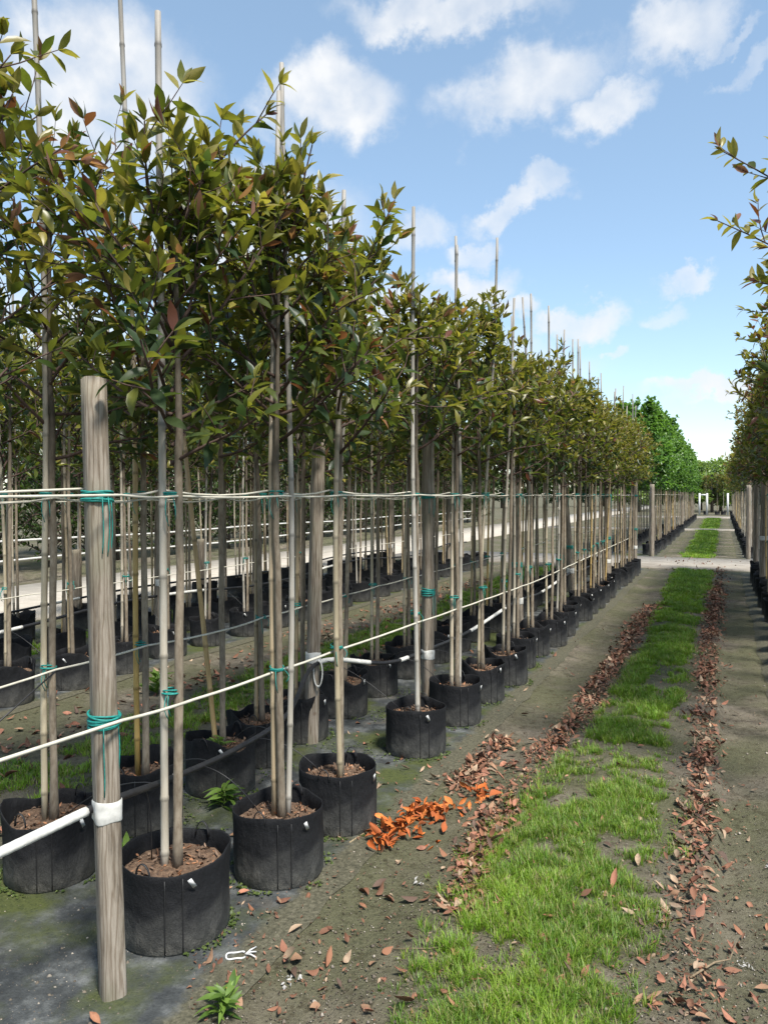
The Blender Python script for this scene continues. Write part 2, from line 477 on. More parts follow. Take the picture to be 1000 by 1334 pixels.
for (y0, y1) in ((20.9, 37.2), (39.2, 57.0)):
    cloth_strip(-3.05, -1.36, y0, y1); cloth_strip(.36, 2.0, y0, y1)

def slab(name, x0, x1, y0, y1, top, mat):
    b = MB(); b.box(((x0 + x1) / 2, (y0 + y1) / 2, top / 2 - .05), (x1 - x0, y1 - y0, top + .1))
    o = link(name, b.mesh(name, mat, False)); tag(o, kind='structure'); return o
slab('cross_path', -7.95, 6, 17.75, 20.7, .03, 'concrete')
slab('cross_path', -7.95, 6, 37.4, 39.0, .03, 'concrete')
slab('cross_path', -7.95, 6, 57.3, 60.5, .06, 'concrete')
slab('road', -11.2, -8.0, -5, 120, .025, 'road')

# ------------------------------------------------------------------ leaves
def leaf_template(width=.36, fold=.22, curl=.18, lobed=False):
    """unit-length leaf along +x, normal +z: 14 verts"""
    t = np.array([.13, .36, .62, .85])
    w = np.array([.24, .48, .47, .22]) * width
    if lobed: w = np.array([.42, .60, .40, .20]) * .85
    z = lambda s: -curl * s * s
    V = [[0, 0, 0], [1, 0, z(1)]]
    V += [[s, 0, z(s)] for s in t]
    V += [[s, a, z(s) + fold * a] for s, a in zip(t, w)]
    V += [[s, -a, z(s) + fold * a] for s, a in zip(t, w)]
    T = [[0, 2, 6], [0, 10, 2], [5, 1, 9], [5, 13, 1]]
    Q = [[2 + k, 3 + k, 7 + k, 6 + k] for k in range(3)] + [[2 + k, 10 + k, 11 + k, 3 + k] for k in range(3)]
    return np.array(V, float), np.array(T), np.array(Q)
LT = [leaf_template(.345, f, c) for f, c in ((.25, .1), (.45, .2), (.6, .32), (.15, .28), (.5, -.05), (.3, .45))]
LT_BROAD = [leaf_template(.5, f, c, True) for f, c in ((.2, .2), (.35, .35), (.1, .1), (.4, .5))]
LT_DRY = [leaf_template(w, f, c) for w, f, c in ((.42, .5, .2), (.45, .9, -.35), (.4, .2, .05), (.55, -.3, -.4), (.38, 1.4, .35), (.6, .7, .7), (.34, 1.1, -.6), (.5, -.6, .5))]

def bulk_leaves(pos, xdir, nrm, length, colr, templ, tip=None):
    """many leaves as arrays. returns V, T, Q, C"""
    n = len(pos)
    xdir = xdir / (np.linalg.norm(xdir, axis=1)[:, None] + 1e-9)
    nrm = nrm - xdir * (nrm * xdir).sum(1)[:, None]
    bad = np.linalg.norm(nrm, axis=1) < 1e-3
    nrm[bad] = np.cross(xdir[bad], [1, .3, .2])
    nrm /= np.linalg.norm(nrm, axis=1)[:, None]
    yd = np.cross(nrm, xdir)
    ti = rng.integers(0, len(templ), n)
    TV = np.stack([t[0] for t in templ])[ti] * length[:, None, None]
    V = pos[:, None, :] + TV[:, :, 0:1] * xdir[:, None, :] + TV[:, :, 1:2] * yd[:, None, :] + TV[:, :, 2:3] * nrm[:, None, :]
    k = V.shape[1]
    off = (np.arange(n) * k)[:, None, None]
    T = (templ[0][1][None] + off).reshape(-1, 3); Q = (templ[0][2][None] + off).reshape(-1, 4)
    C = np.repeat(colr[:, None, :], k, axis=1).copy()
    if tip is not None:
        C[:, 1] = lerp(C[:, 1], tip, .6); C[:, [5, 9, 13]] = lerp(C[:, [5, 9, 13]], np.asarray(tip), .2)
    return V.reshape(-1, 3), T, Q, C.reshape(-1, 3)

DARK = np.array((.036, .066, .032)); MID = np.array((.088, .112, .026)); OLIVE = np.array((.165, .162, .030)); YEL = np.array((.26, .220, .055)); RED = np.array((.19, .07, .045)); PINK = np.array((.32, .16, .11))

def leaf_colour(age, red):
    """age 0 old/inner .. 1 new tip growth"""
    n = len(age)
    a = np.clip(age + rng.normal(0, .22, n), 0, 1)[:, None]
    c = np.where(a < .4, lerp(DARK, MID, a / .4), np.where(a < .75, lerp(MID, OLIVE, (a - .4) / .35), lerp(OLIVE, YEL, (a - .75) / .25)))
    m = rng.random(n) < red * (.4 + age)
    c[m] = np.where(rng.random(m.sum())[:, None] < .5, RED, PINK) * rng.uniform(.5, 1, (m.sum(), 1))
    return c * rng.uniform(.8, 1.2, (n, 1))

GREEN_A = np.array((.045, .115, .025)); GREEN_B = np.array((.16, .29, .065)); 
def leaf_colour_green(age, red):
    n = len(age); a = np.clip(age + rng.normal(0, .25, n), 0, 1)[:, None]
    return lerp(GREEN_A, GREEN_B, a) * rng.uniform(.8, 1.2, (n, 1))
HA = np.array((.02, .045, .012)); HB = np.array((.07, .11, .03))
def leaf_colour_hedge(age, red):
    n = len(age); a = np.clip(age + rng.normal(0, .25, n), 0, 1)[:, None]
    return lerp(HA, HB, a) * rng.uniform(.8, 1.2, (n, 1))
PA = np.array((.11, .17, .045)); PB = np.array((.25, .34, .10))
def leaf_colour_pale(age, red):
    n = len(age); a = np.clip(age + rng.normal(0, .25, n), 0, 1)[:, None]
    return lerp(PA, PB, a) * rng.uniform(.8, 1.2, (n, 1))

def unit(v): v = np.asarray(v, float); return v / (np.linalg.norm(v) + 1e-9)

def grow(seed, z0=1.72, z1=3.05, radius=.5, nb=21, twigs=4, leafL=.100, spacing=.038, shape='oval', extra=(), r0=.0085, top=True):
    """branch tubes and leaf placements of one crown, trunk axis on local z"""
    g = np.random.default_rng(seed)
    b = MB(); LP, LX, LN, LL, LA = [], [], [], [], []
    brown = np.array((.085, .055, .045))
    def leaves_on(P, s0, spc, age0):
        P = np.asarray(P); seg = np.linalg.norm(np.diff(P, axis=0), axis=1); tot = seg.sum()
        cum = np.concatenate([[0], np.cumsum(seg)])
        s = s0 * tot; ph = g.uniform(0, 6.28)
        while s < tot:
            k = min(np.searchsorted(cum, s, 'right') - 1, len(seg) - 1)
            f = (s - cum[k]) / seg[k]; p = P[k] + (P[k + 1] - P[k]) * f
            d = unit(P[k + 1] - P[k])
            a = unit(np.cross(d, [.3, .2, 1])); c = np.cross(d, a)
            rd = math.cos(ph) * a + math.sin(ph) * c
            x = unit(d * g.uniform(.35, .9) + rd * .9 + np.array([0, 0, g.uniform(-.35, .25)]))
            LP.append(p); LX.append(x); LN.append(unit([g.normal(0, .45), g.normal(0, .45), 1]) + .25 * d)
            LL.append(leafL * g.uniform(.62, 1.15)); LA.append(age0 + .3 * (s / tot))
            ph += 2.4; s += spc * g.uniform(.7, 1.35)
        d = unit(P[-1] - P[-2])
        for _ in range(g.integers(3, 6)):
            x = unit(d + g.normal(0, .38, 3) + np.array([0, 0, .15]))
            LP.append(P[-1]); LX.append(x); LN.append(g.normal(0, .6, 3) + np.array([0, 0, .8])); LL.append(leafL * g.uniform(.5, .95)); LA.append(age0 + .42)
    def branch(p0, d, ln, r, ntw, age, droop=0.0):
        pts = [np.array(p0, float)]; d = unit(d)
        for i in range(5):
            d = unit(d + g.normal(0, .10, 3) + np.array([0, 0, .07 - droop]))
            pts.append(pts[-1] + d * ln / 5)
        b.tube(pts, np.linspace(r, r * .4, 6), 5, brown * g.uniform(.7, 1.2))
        leaves_on(pts, .22, spacing * 1.1, age)
        for k in range(ntw):
            s = lerp(.22, .95, (k + g.random() * .8) / max(ntw, 1)); i = min(int(s * 5), 4); p = pts[i] + (pts[i + 1] - pts[i]) * (s * 5 - i)
            dd = unit(pts[i + 1] - pts[i]); sd = g.normal(0, 1, 3); sd -= dd * sd.dot(dd); sd = unit(sd)
            td = unit(dd * .7 + sd * g.uniform(.6, 1.0) + np.array([0, 0, .25]))
            tl = g.uniform(.10, .24) * (radius / .5) ** .5
            tp = [p]
            for q in range(3):
                td = unit(td + g.normal(0, .12, 3) + np.array([0, 0, .06])); tp.append(tp[-1] + td * tl / 3)
            b.tube(tp, np.linspace(r * .5, r * .25, 4), 4, brown * g.uniform(.8, 1.4), False)
            leaves_on(tp, .15, spacing, age + .1)
    for i in range(nb):
        t = (i + g.random() * .7) / nb
        z = lerp(z0, z1 - .12, t ** .9)
        if shape == 'oval': pr = .62 + .55 * math.sin(math.pi * min(1, (t * .9 + .12))) - .35 * t
        elif shape == 'cone': pr = 1.05 - .85 * t if t > .12 else .8
        else: pr = .8 + .3 * math.sin(math.pi * t)
        az = i * 2.4 + g.normal(0, .35)
        el = lerp(.35, 1.0, t) + g.normal(0, .15)
        ln = radius * pr * g.uniform(.7, 1.2) / max(math.cos(el * .8), .55)
        d = (math.cos(az) * math.cos(el), math.sin(az) * math.cos(el), math.sin(el))
        branch((0, 0, z), d, ln, r0 * lerp(1, .55, t), twigs, .08 + .42 * t, 0.02 * (1 - t))
    if top: branch((0, 0, z1 - .25), (0, 0, 1), .3, r0 * .5, 3, .55)
    for (p0, d, ln, ntw) in extra: branch(p0, d, ln, r0 * .8, ntw, .55)
    return b, np.array(LP), np.array(LX), np.array(LN), np.array(LL), np.array(LA)

def crown_mesh(name, seed, colour=leaf_colour, red=.04, templ=LT, **kw):
    b, P, X, Nn, Ln, A = grow(seed, **kw)
    # outer, higher leaves are the younger ones
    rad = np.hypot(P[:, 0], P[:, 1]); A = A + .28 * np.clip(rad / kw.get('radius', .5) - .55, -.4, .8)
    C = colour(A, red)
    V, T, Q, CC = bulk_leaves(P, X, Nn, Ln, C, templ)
    bv = np.concatenate(b.V); n0 = len(bv)
    return mesh_np(name, np.concatenate([bv, V]), [np.concatenate(b.Q)] + ([np.concatenate(b.T)] if b.T else []) + [T + n0, Q + n0], ['bark', 'leaf'],
                   np.concatenate([np.concatenate(b.C), CC]), [0] + ([0] if b.T else []) + [1, 1])

# ------------------------------------------------------------------ potted tree parts
POT_R, POT_H, SOIL_Z = .186, .285, .222
def pot_mesh(seed, crumple=.006):
    g = np.random.default_rng(seed)
    n = 44; th = np.linspace(0, 2 * math.pi, n, endpoint=False)
    def wob(a, ks): return sum(a / k * math.e ** 0 * np.sin(k * th + g.uniform(0, 6.28)) for k in ks)
    prof = [(0.0, .955), (.012, 1.0), (.07, 1.005), (.14, 1.0), (.21, .995), (.262, .99), (.285, .995), (.289, .985), (.284, .965), (.25, .955), (.16, .95)]
    base = wob(.010, (2, 3, 5)); rim = wob(crumple * 2.2, (2, 3, 4, 7)); rimr = wob(crumple * 2.5, (3, 5, 8, 11)); fold = wob(.004, (6, 9, 13))
    V = []
    for z, s in prof:
        t = z / POT_H
        hi = sstep(.55, 1.0, t)
        r = POT_R * s + base * (.4 + .6 * t) + rimr * hi + fold * sstep(.1, .5, t) * (1 - .3 * hi) + g.normal(0, .0007, n)
        V.append(np.stack([r * np.cos(th), r * np.sin(th), z + rim * hi + (z < .005) * 0], -1))
    V = np.concatenate(V); m = len(prof)
    i = np.arange(m - 1)[:, None] * n; j = np.arange(n)[None, :]; j2 = (j + 1) % n
    Q = np.stack([i + j, i + j2, i + n + j2, i + n + j], -1).reshape(-1, 4)
    me = mesh_np('pot', V, [Q], ['pot'])
    rr = lambda a, z: POT_R * .998 + np.interp(a % 6.283, th, base) * (.4 + .6 * z / POT_H) + np.interp(a % 6.283, th, fold) * .8 + .0015
    return me, rr
def seam_mesh(rr, ang):
    b = MB(); z = np.linspace(.012, .27, 9)
    P = [(rr(ang, q) * math.cos(ang), rr(ang, q) * math.sin(ang), q) for q in z]
    b.tube(P, .0024, 5); return b.mesh('seam', 'strap')
def soil_mesh(seed):
    g = np.random.default_rng(seed); b = MB()
    n = 20; th = np.linspace(0, 2 * math.pi, n, endpoint=False)
    V = [[0, 0, SOIL_Z + .012]]
    for r in (.05, .1, .14, .170):
        for a in th: V.append([r * math.cos(a), r * math.sin(a), SOIL_Z + g.normal(0, .006) + .008 * (1 - r / .19)])
    T = [[0, 1 + j, 1 + (j + 1) % n] for j in range(n)]
    Q = [[1 + k * n + j, 1 + (k + 1) * n + j, 1 + (k + 1) * n + (j + 1) % n, 1 + k * n + (j + 1) % n] for k in range(3) for j in range(n)]
    # bark chips lying on the mix
    m = 170; rr = .155 * np.sqrt(g.random(m)); aa = g.uniform(0, 6.28, m)
    P = np.stack([rr * np.cos(aa), rr * np.sin(aa), np.full(m, SOIL_Z + .012)], -1)
    X = g.normal(0, 1, (m, 3)); X[:, 2] *= .25
    Cc = np.where(g.random(m)[:, None] < .35, [.34, .17, .09], [.17, .115, .08]) * g.uniform(.5, 1.3, (m, 1))
    v, t, q, cc = bulk_leaves(P, X, g.normal(0, .35, (m, 3)) + [0, 0, 1], g.uniform(.010, .028, m), Cc, LT_DRY)
    k = len(V)
    return mesh_np('soil', np.concatenate([V, v]), [T, Q, t + k, q + k], ['potsoil', 'dry'], np.concatenate([np.ones((k, 3)), cc]), [0, 0, 1, 1])
def handle_mesh(ang):
    b = MB(); P = []
    for s in np.linspace(0, math.pi, 9):
        a = ang + .16 * math.cos(s); P.append(((POT_R - .014) * math.cos(a), (POT_R - .014) * math.sin(a), .262 + .055 * math.sin(s)))
    b.tube(P, .005, 5, flat=.5); return b.mesh('handle', 'strap')
def tag_mesh(ang):
    b = MB(); r = POT_R + .004
    u = np.array((math.cos(ang), math.sin(ang), 0)); w = np.array((-math.sin(ang), math.cos(ang), 0))
    rot = np.stack([w, u, np.array([0, 0, 1.])], 1)
    lean = np.array(Matrix.Rotation(.35, 3, Vector(w)).to_3x3()) @ np.array(Matrix.Rotation(.5, 3, Vector(u)).to_3x3())
    b.box(u * (r + .010) + np.array((0, 0, .255)), (.014, .002, .045), lean @ rot)
    return b.mesh('plant_tag', 'tag', False)
def trunk_mesh(seed, top=2.75, r0=.0165):
    g = np.random.default_rng(seed); n = 26; z = np.linspace(SOIL_Z - .02, top, n)
    wx = np.cumsum(g.normal(0, .0022, n)); wy = np.cumsum(g.normal(0, .0022, n))
    env = np.sin(np.linspace(0, math.pi, n)) ** .7
    k = np.interp(z, [0, 1.72, 1.73, 9], [1, .9, .7, .3])
    P = np.stack([wx * env * 1.0, wy * env * 1.0, z], -1)
    rad = np.interp(z, [.2, .35, 1.8, top], [r0 * 1.35, r0, r0 * .8, r0 * .3]) * (1 + g.normal(0, .05, n))
    c = np.array((.215, .180, .135)) * g.uniform(.75, 1.2)
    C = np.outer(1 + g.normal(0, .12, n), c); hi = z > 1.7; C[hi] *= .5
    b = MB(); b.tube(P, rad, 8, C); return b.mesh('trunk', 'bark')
def cane_mesh(seed, top, tint, lean=(0, 0), r0=.0125):
    g = np.random.default_rng(seed); Z = [SOIL_Z - .03]; rd = [r0]; cc = [1.0]; s = SOIL_Z + g.uniform(.05, .2)
    while s < top - .05:
        Z += [s - .012, s - .004, s + .003, s + .012]; rd += [r0, r0 * 1.17, r0 * 1.14, r0]; cc += [1, .55, .6, 1.05]
        s += g.uniform(.2, .32)
    Z.append(top); rd.append(r0 * .95); cc.append(1)
    Z = np.array(Z); f = (Z - SOIL_Z) / 3.0
    bend = .03 * np.sin(f * 2.6 + g.uniform(0, 6)) * np.minimum(f * 2, 1)
    P = np.stack([lean[0] * f + bend, lean[1] * f + bend * g.uniform(-1, 1), Z], -1)
    grey = np.array((.265, .25, .225)); base = np.array(tint)
    C = np.array(cc)[:, None] * lerp(base, grey, np.clip((Z - 1.0) / 1.6, 0, 1)[:, None])
    taper = np.interp(Z, [0, top], [1.05, .8])
    b = MB(); b.tube(P, np.array(rd) * taper, 9, C); return b.mesh('bamboo_stake', 'bamboo')
def tie_mesh(seed, z, r=.026):
    g = np.random.default_rng(seed); b = MB()
    for k in range(4):
        th = np.linspace(0, 6.28, 13); q = r * g.uniform(.92, 1.15); zz = z + g.uniform(-.012, .012); tl = g.uniform(-.3, .3)
        b.tube(np.stack([q * 1.1 * np.cos(th), q * np.sin(th), zz + tl * r * np.cos(th + 1)], -1), .0032, 4, caps=False)
    for k in range(2):
        a = g.uniform(-2, .5); n = 6; t = np.linspace(0, 1, n)
        P = np.stack([(r + .02 * np.sin(t * 3)) * math.cos(a) + .01 * t, (r + .02 * np.sin(t * 3)) * math.sin(a), z - t * g.uniform(.05, .12)], -1)
        b.tube(P, .002, 4)
    return b.mesh('twine_tie', 'twine')

POTS = [pot_mesh(100 + i, .0045 if i < 3 else .019) for i in range(6)]
SEAMS = [[seam_mesh(p[1], a) for a in (-1.05, -.75)] for p in POTS]
SOILS = [soil_mesh(200 + i) for i in range(4)]
TRUNKS = [trunk_mesh(300 + i) for i in range(6)]
TINTS = [(.33, .26, .15), (.36, .31, .22), (.40, .28, .11), (.34, .32, .28), (.30, .24, .15), (.37, .33, .26)]
CANES = [cane_mesh(400 + i, 3.42 + .2 * math.sin(i * 2.1), TINTS[i], (.03 * math.sin(i), .03 * math.cos(i * 1.7))) for i in range(6)]
HANDLE = handle_mesh(-1.5); HANDLE_B = handle_mesh(1.64)
TAG = tag_mesh(-.45)
TIES = [tie_mesh(500, 1.595), tie_mesh(501, .87), tie_mesh(502, 1.6), tie_mesh(503, .86)]
CROWNS = [crown_mesh('crown', 600 + i, red=.02, radius=.50 + .03 * (i % 3), nb=22, twigs=4, z1=2.70 + .06 * (i % 4)) for i in range(7)]
CROWNS_RED = [crown_mesh('crown', 620 + i, red=.14, radius=.55, nb=24, twigs=5, z1=3.2) for i in range(3)]
CROWNS_GREEN = [crown_mesh('crown', 640 + i, colour=leaf_colour_green, red=0, templ=LT_BROAD, radius=.56, nb=30, twigs=4, z0=1.75, z1=3.85 + .1 * i, shape='cone', leafL=.115, spacing=.04) for i in range(4)]
CROWNS_FAR = [crown_mesh('crown', 650 + i, red=.1, radius=.55, nb=20, twigs=3, z1=3.1, leafL=.14, spacing=.05) for i in range(3)]

count = [0]
def potted_tree(x, y, label, group, crown=None, near=False, variant=None, ties=True, lean=(0, 0), cane_top=None, far=False, trunk=None, two_canes=False, scale=1.0, cane=None, pot=None, name='potted_tree', yaw=None, cane_off=None):
    k = count[0] if variant is None else variant
    count[0] += 1
    g = random.Random(1000 + k * 13 + int(abs(y) * 100))
    root = link(name, None, None, (x, y, Hs(x, y) + .004), yaw if yaw is not None else (g.uniform(-.5, .5)))
    root.empty_display_size = .1
    tag(root, label, 'tree', group)
    pi = g.randrange(6) if pot is None else pot
    p = link('pot', POTS[pi][0], root)
    if not far:
        for s in SEAMS[pi]: link('seam', s, p)
        link('handle', HANDLE, p); link('handle', HANDLE_B, p)
        link('plant_tag', TAG, p, rz=g.uniform(-.5, .4))
        link('soil', SOILS[g.randrange(4)], root, rz=g.uniform(0, 6))
    t = link('trunk', trunk or TRUNKS[g.randrange(6)], root, (.014, .0, 0))
    t.rotation_euler = (lean[1], lean[0], g.uniform(0, 6))
    cd = cane or CANES[g.randrange(6)]
    co = cane_off or (-.024, -.012)
    c = link('bamboo_stake', cd, root, (co[0], co[1], 0)); c.rotation_euler = (lean[1] + g.uniform(-.006, .006), lean[0] + g.uniform(-.006, .006), g.uniform(0, 6))
    if two_canes:
        c2 = link('bamboo_stake', CANES[(g.randrange(6))], root, (.02, .04, 0)); c2.rotation_euler = (lean[1] + .01, lean[0] - .01, g.uniform(0, 6))
    if ties and not far:
        link('twine_tie', TIES[0 if g.random() < .5 else 2], root, (-.005 + 1.6 * lean[0], -.005, 0)); link('twine_tie', TIES[1 if g.random() < .5 else 3], root, (-.005 + .87 * lean[0], -.005, 0))
    if crown is not None:
        cr = link('crown', crown, root); cr.rotation_euler = (lean[1] * .8, lean[0] * .8, g.uniform(0, 6.28))
        s = g.uniform(.93, 1.07); cr.scale = (s, s, g.uniform(.97, 1.03))
        if crown.name.startswith('crown') and crown in CROWNS_GREEN: q = g.uniform(.80, 1.08); cr.scale = (s * q, s * q, q); cr.location.z = 1.75 * (1 - q)
    return root

# leaf meshes for the leaves one can tell apart
LEAF_OBJ = []
def make_leaf_meshes():
    for i in range(30):
        t = LT[i % len(LT)]
        A = np.array([(i % 10) / 9.0]); c = leaf_colour(A, .05 if i < 27 else 3)
        V = t[0].copy(); C = np.repeat(c, 14, axis=0)
        LEAF_OBJ.append((A[0], mesh_np('leaf', V, [t[1], t[2]], ['leaf'], C)))
make_leaf_meshes()
LEAF_OBJ.sort(key=lambda q: q[0])

def hero_crown(root, seed, nleaf, red=.018, **kw):
    """a near tree: branches as a part, its most visible leaves as sub-parts, the rest as foliage"""
    b, P, X, Nn, Ln, A = grow(seed, **kw)
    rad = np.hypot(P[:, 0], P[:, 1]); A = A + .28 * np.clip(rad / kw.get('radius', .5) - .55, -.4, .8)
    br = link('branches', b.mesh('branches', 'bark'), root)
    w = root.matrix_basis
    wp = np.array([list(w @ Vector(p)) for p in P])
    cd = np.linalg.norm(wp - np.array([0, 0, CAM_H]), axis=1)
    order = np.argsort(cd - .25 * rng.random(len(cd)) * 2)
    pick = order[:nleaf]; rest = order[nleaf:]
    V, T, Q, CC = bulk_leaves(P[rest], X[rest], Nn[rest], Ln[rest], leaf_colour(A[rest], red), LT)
    fo = link('foliage', mesh_np('foliage', V, [T, Q], ['leaf'], CC), br); tag(fo, kind='stuff')
    for i in pick:
        x = unit(X[i]); n = Nn[i] - x * Nn[i].dot(x); n = unit(n); y = np.cross(n, x)
        a = float(np.clip(A[i] + rng.normal(0, .15), 0, .999))
        if rng.random() < red: me = LEAF_OBJ[-1 - rng.integers(0, 3)][1]
        else: me = LEAF_OBJ[int(a * 27)][1]
        lo = bpy.data.objects.new('leaf', me); col.objects.link(lo); lo.parent = br
        m = Matrix.Identity(4)
        for r in range(3):
            m[r][0] = x[r] * Ln[i]; m[r][1] = y[r] * Ln[i]; m[r][2] = n[r] * Ln[i]; m[r][3] = P[i][r]
        lo.matrix_basis = m
    return br

# ------------------------------------------------------------------ front rows (left of the path)
ORD = ['first', 'second', 'third', 'fourth', 'fifth', 'sixth', 'seventh', 'eighth', 'ninth', 'tenth', 'eleventh', 'twelfth', 'thirteenth', 'fourteenth', 'fifteenth', 'sixteenth', 'seventeenth', 'eighteenth', 'nineteenth', 'twentieth', 'twenty-first', 'twenty-second', 'twenty-third', 'twenty-fourth', 'twenty-fifth', 'twenty-sixth', 'twenty-seventh']
G_FRONT = 'potted trees of the row bordering the grass path'
G_SECOND = 'potted trees of the row behind the path-side row'
PADS = [(2.26, -1.84), (2.78, -1.71), (3.31, -1.70), (4.45, -1.74), (5.16, -1.72), (5.80, -1.72), (6.40, -1.68)]
FRONT_Y = [p[0] for p in PADS]
y = 7.05
while y < 17.0:
    FRONT_Y.append(y); y += .60 + random.uniform(-.05, .07)
FRONT = []
front_lab = [
    'young tree in wide black pot right beside the weathered end post, first of its row',
    'second potted tree from the weathered end post, its black pot showing a loop handle',
    'third potted tree from the end post, by the pile of orange leaves',
    'fourth potted tree from the end post, with a clear gap before it',
    'fifth potted tree from the end post in the path-side row',
    'sixth potted tree from the end post in the path-side row',
    'seventh potted tree from the end post in the path-side row']
hero_extra = {
    0: [((0, 0, 2.3), (-.9, -.25, .25), .5, 4), ((0, 0, 2.6), (.45, .3, .8), .55, 4)],
    1: [((0, 0, 2.5), (.3, .2, .9), .55, 4)],
    2: [((0, 0, 2.45), (.45, .35, .85), .62, 5)],
}
for i, y in enumerate(FRONT_Y):
    x = PADS[i][1] if i < len(PADS) else -1.71 + random.uniform(-.05, .05)
    FRONT.append((x, y))
    lab = front_lab[i] if i < 7 else ORD[i] + ' potted tree from the weathered end post in the path-side row'
    if i < 5:
        cane = cane_mesh(900 + i, [3.36, 3.3, 3.05, 3.32, 3.35][i], [(.40, .37, .31), (.36, .29, .19), (.33, .28, .19), (.42, .40, .36), (.38, .33, .25)][i], [(.0, 0), (-.02, 0), (.0, .0), (-.09, -.06), (-.05, 0)][i], .0135)
        r = potted_tree(x, y, lab, G_FRONT, None, True, cane=cane, trunk=TRUNKS[i], yaw=0.0, pot=[0, 1, 2, 1, 0][i], two_canes=i in (1, 4), cane_off=[(-.03, -.012), (-.028, .01), (.022, -.02), (.02, -.02), (-.02, -.02)][i])
        if i == 0: r.scale = (1.08, 1.08, 1.0)
        hero_crown(r, 700 + i, [300, 280, 260, 200, 140][i], radius=[.50, .52, .5, .46, .46][i], nb=[23, 24, 23, 21, 21][i], twigs=5 if i < 3 else 4, z1=[2.72, 2.80, 2.70, 2.72, 2.78][i], z0=[1.7, 1.78, 1.78, 1.85, 1.85][i], extra=hero_extra.get(i, ()))
    else:
        potted_tree(x, y, lab, G_FRONT, CROWNS[i % 7], two_canes=(i % 4 == 0), lean=(random.uniform(-.025, .025), random.uniform(-.025, .025)), far=y > 13)

SECOND_Y = [1.80, 2.38, 2.93, 3.45, 3.92, 4.40]
y = 5.0
while y < 17.0:
    SECOND_Y.append(y); y += .60 + random.uniform(-.05, .07)
SECOND = []
sec_lab = [
    'leafy tree with arching upper branches at the start of the second row',
    'potted tree on a very tall pale cane, beside the white taped hose',
    'tree on a yellow bamboo cane in a crumpled black pot just behind the end post',
    'tree on a leaning tan cane in a crumpled pot with a weed on its rim',
    'small-potted tree of the second row just before the timber post with the white tape loop',
    'tree of the second row beside the timber post with the white tape loop']
for i, y in enumerate(SECOND_Y):
    x = [-2.53, -2.58, -2.57, -2.49, -2.54, -2.54][i] if i < 6 else -2.52 + random.uniform(-.05, .05)
    SECOND.append((x, y))
    lab = sec_lab[i] if i < 6 else 'slim staked tree deeper in the second row, screened by the path-side row'
    if i < 4:
        cane = cane_mesh(930 + i, [3.6, 4.0, 4.1, 3.4][i], [(.36, .31, .22), (.40, .35, .25), (.46, .31, .10), (.42, .29, .13)][i], [(0, 0), (0, 0), (.05, .03), (.32, .1)][i], .0135)
        r = potted_tree(x, y, lab, G_SECOND, None, True, cane=cane, trunk=TRUNKS[(i + 3) % 6], yaw=0.0, pot=[3, 4, 5, 3][i], ties=i != 3)
        hero_crown(r, 730 + i, [260, 240, 160, 80][i], red=.03, radius=[.55, .52, .50, .5][i], nb=22, twigs=[4, 4, 4, 4][i], z1=[3.3, 2.95, 2.7, 2.7][i], z0=[1.75, 1.72, 1.75, 1.8][i], spacing=.042,
                   extra=[((0, 0, 2.5), (.9, .2, .4), .6, 4), ((0, 0, 2.9), (.75, .3, .8), .55, 4)] if i == 0 else ())
    else:
        potted_tree(x, y, lab, G_SECOND, CROWNS[(i * 3 + 1) % 7], lean=(random.uniform(-.02, .02), random.uniform(-.02, .02)), pot=3 + i % 3, far=y > 11)

def row(x0, ys, lab, group, crowns, far=True, jitter=.05, **kw):
    for i, y in enumerate(ys):
        potted_tree(x0 + random.uniform(-jitter, jitter), y, lab, group, crowns[(i * 2 + int(abs(x0) * 3)) % len(crowns)], far=far or y > 9, lean=(random.uniform(-.02, .02), random.uniform(-.02, .02)), **kw)
def spaced(a, b, s):
    o = []; y = a
    while y < b: o.append(y); y += s * random.uniform(.92, 1.08)
    return o
row(ROWS['third'], spaced(3.6, 17, .62), 'staked tree of the dark pot row across the second grass strip', 'potted trees across the second grass strip', CROWNS, far=False)
row(ROWS['fourth'], spaced(4.3, 17, .62), 'staked tree of the pot row just behind the row across the second grass strip', 'potted trees one row behind those across the grass strip', CROWNS)
row(ROWS['fifth'], spaced(5.2, 17, .85), 'sparse staked tree of the last pot row before the pale gravel road', 'potted trees lining the gravel road', CROWNS)
# right of the path
RIGHT_Y = [4.3] + spaced(5.4, 17.0, .66)
for i, y in enumerate(RIGHT_Y):
    lab = 'tree with a long red-tipped branch reaching over the path, opposite the long pot rows' if i == 0 else 'reddish-leaved staked tree in the row edging the other side of the path'
    if i == 0:
        r = potted_tree(.70, y, lab, 'trees edging the far side of the path', None, yaw=0.0)
        hero_crown(r, 760, 160, red=.16, radius=.5, nb=20, twigs=4, z1=3.1, extra=[((0, 0, 2.75), (-.85, .0, .45), .90, 5), ((0, 0, 2.6), (-.9, .1, .30), .86, 5), ((0, 0, 2.45), (-.7, .1, .3), .6, 4)])
    else:
        potted_tree(ROWS['right'] + random.uniform(-.04, .04), y, lab, 'trees edging the far side of the path', CROWNS_RED[i % 3], lean=(random.uniform(-.01, .01), 0), far=y < 8)
row(ROWS['right2'], spaced(9, 17, .8), 'reddish-leaved tree of the inner row beyond the path-edge trees', 'inner trees on the far side of the path', CROWNS_RED)
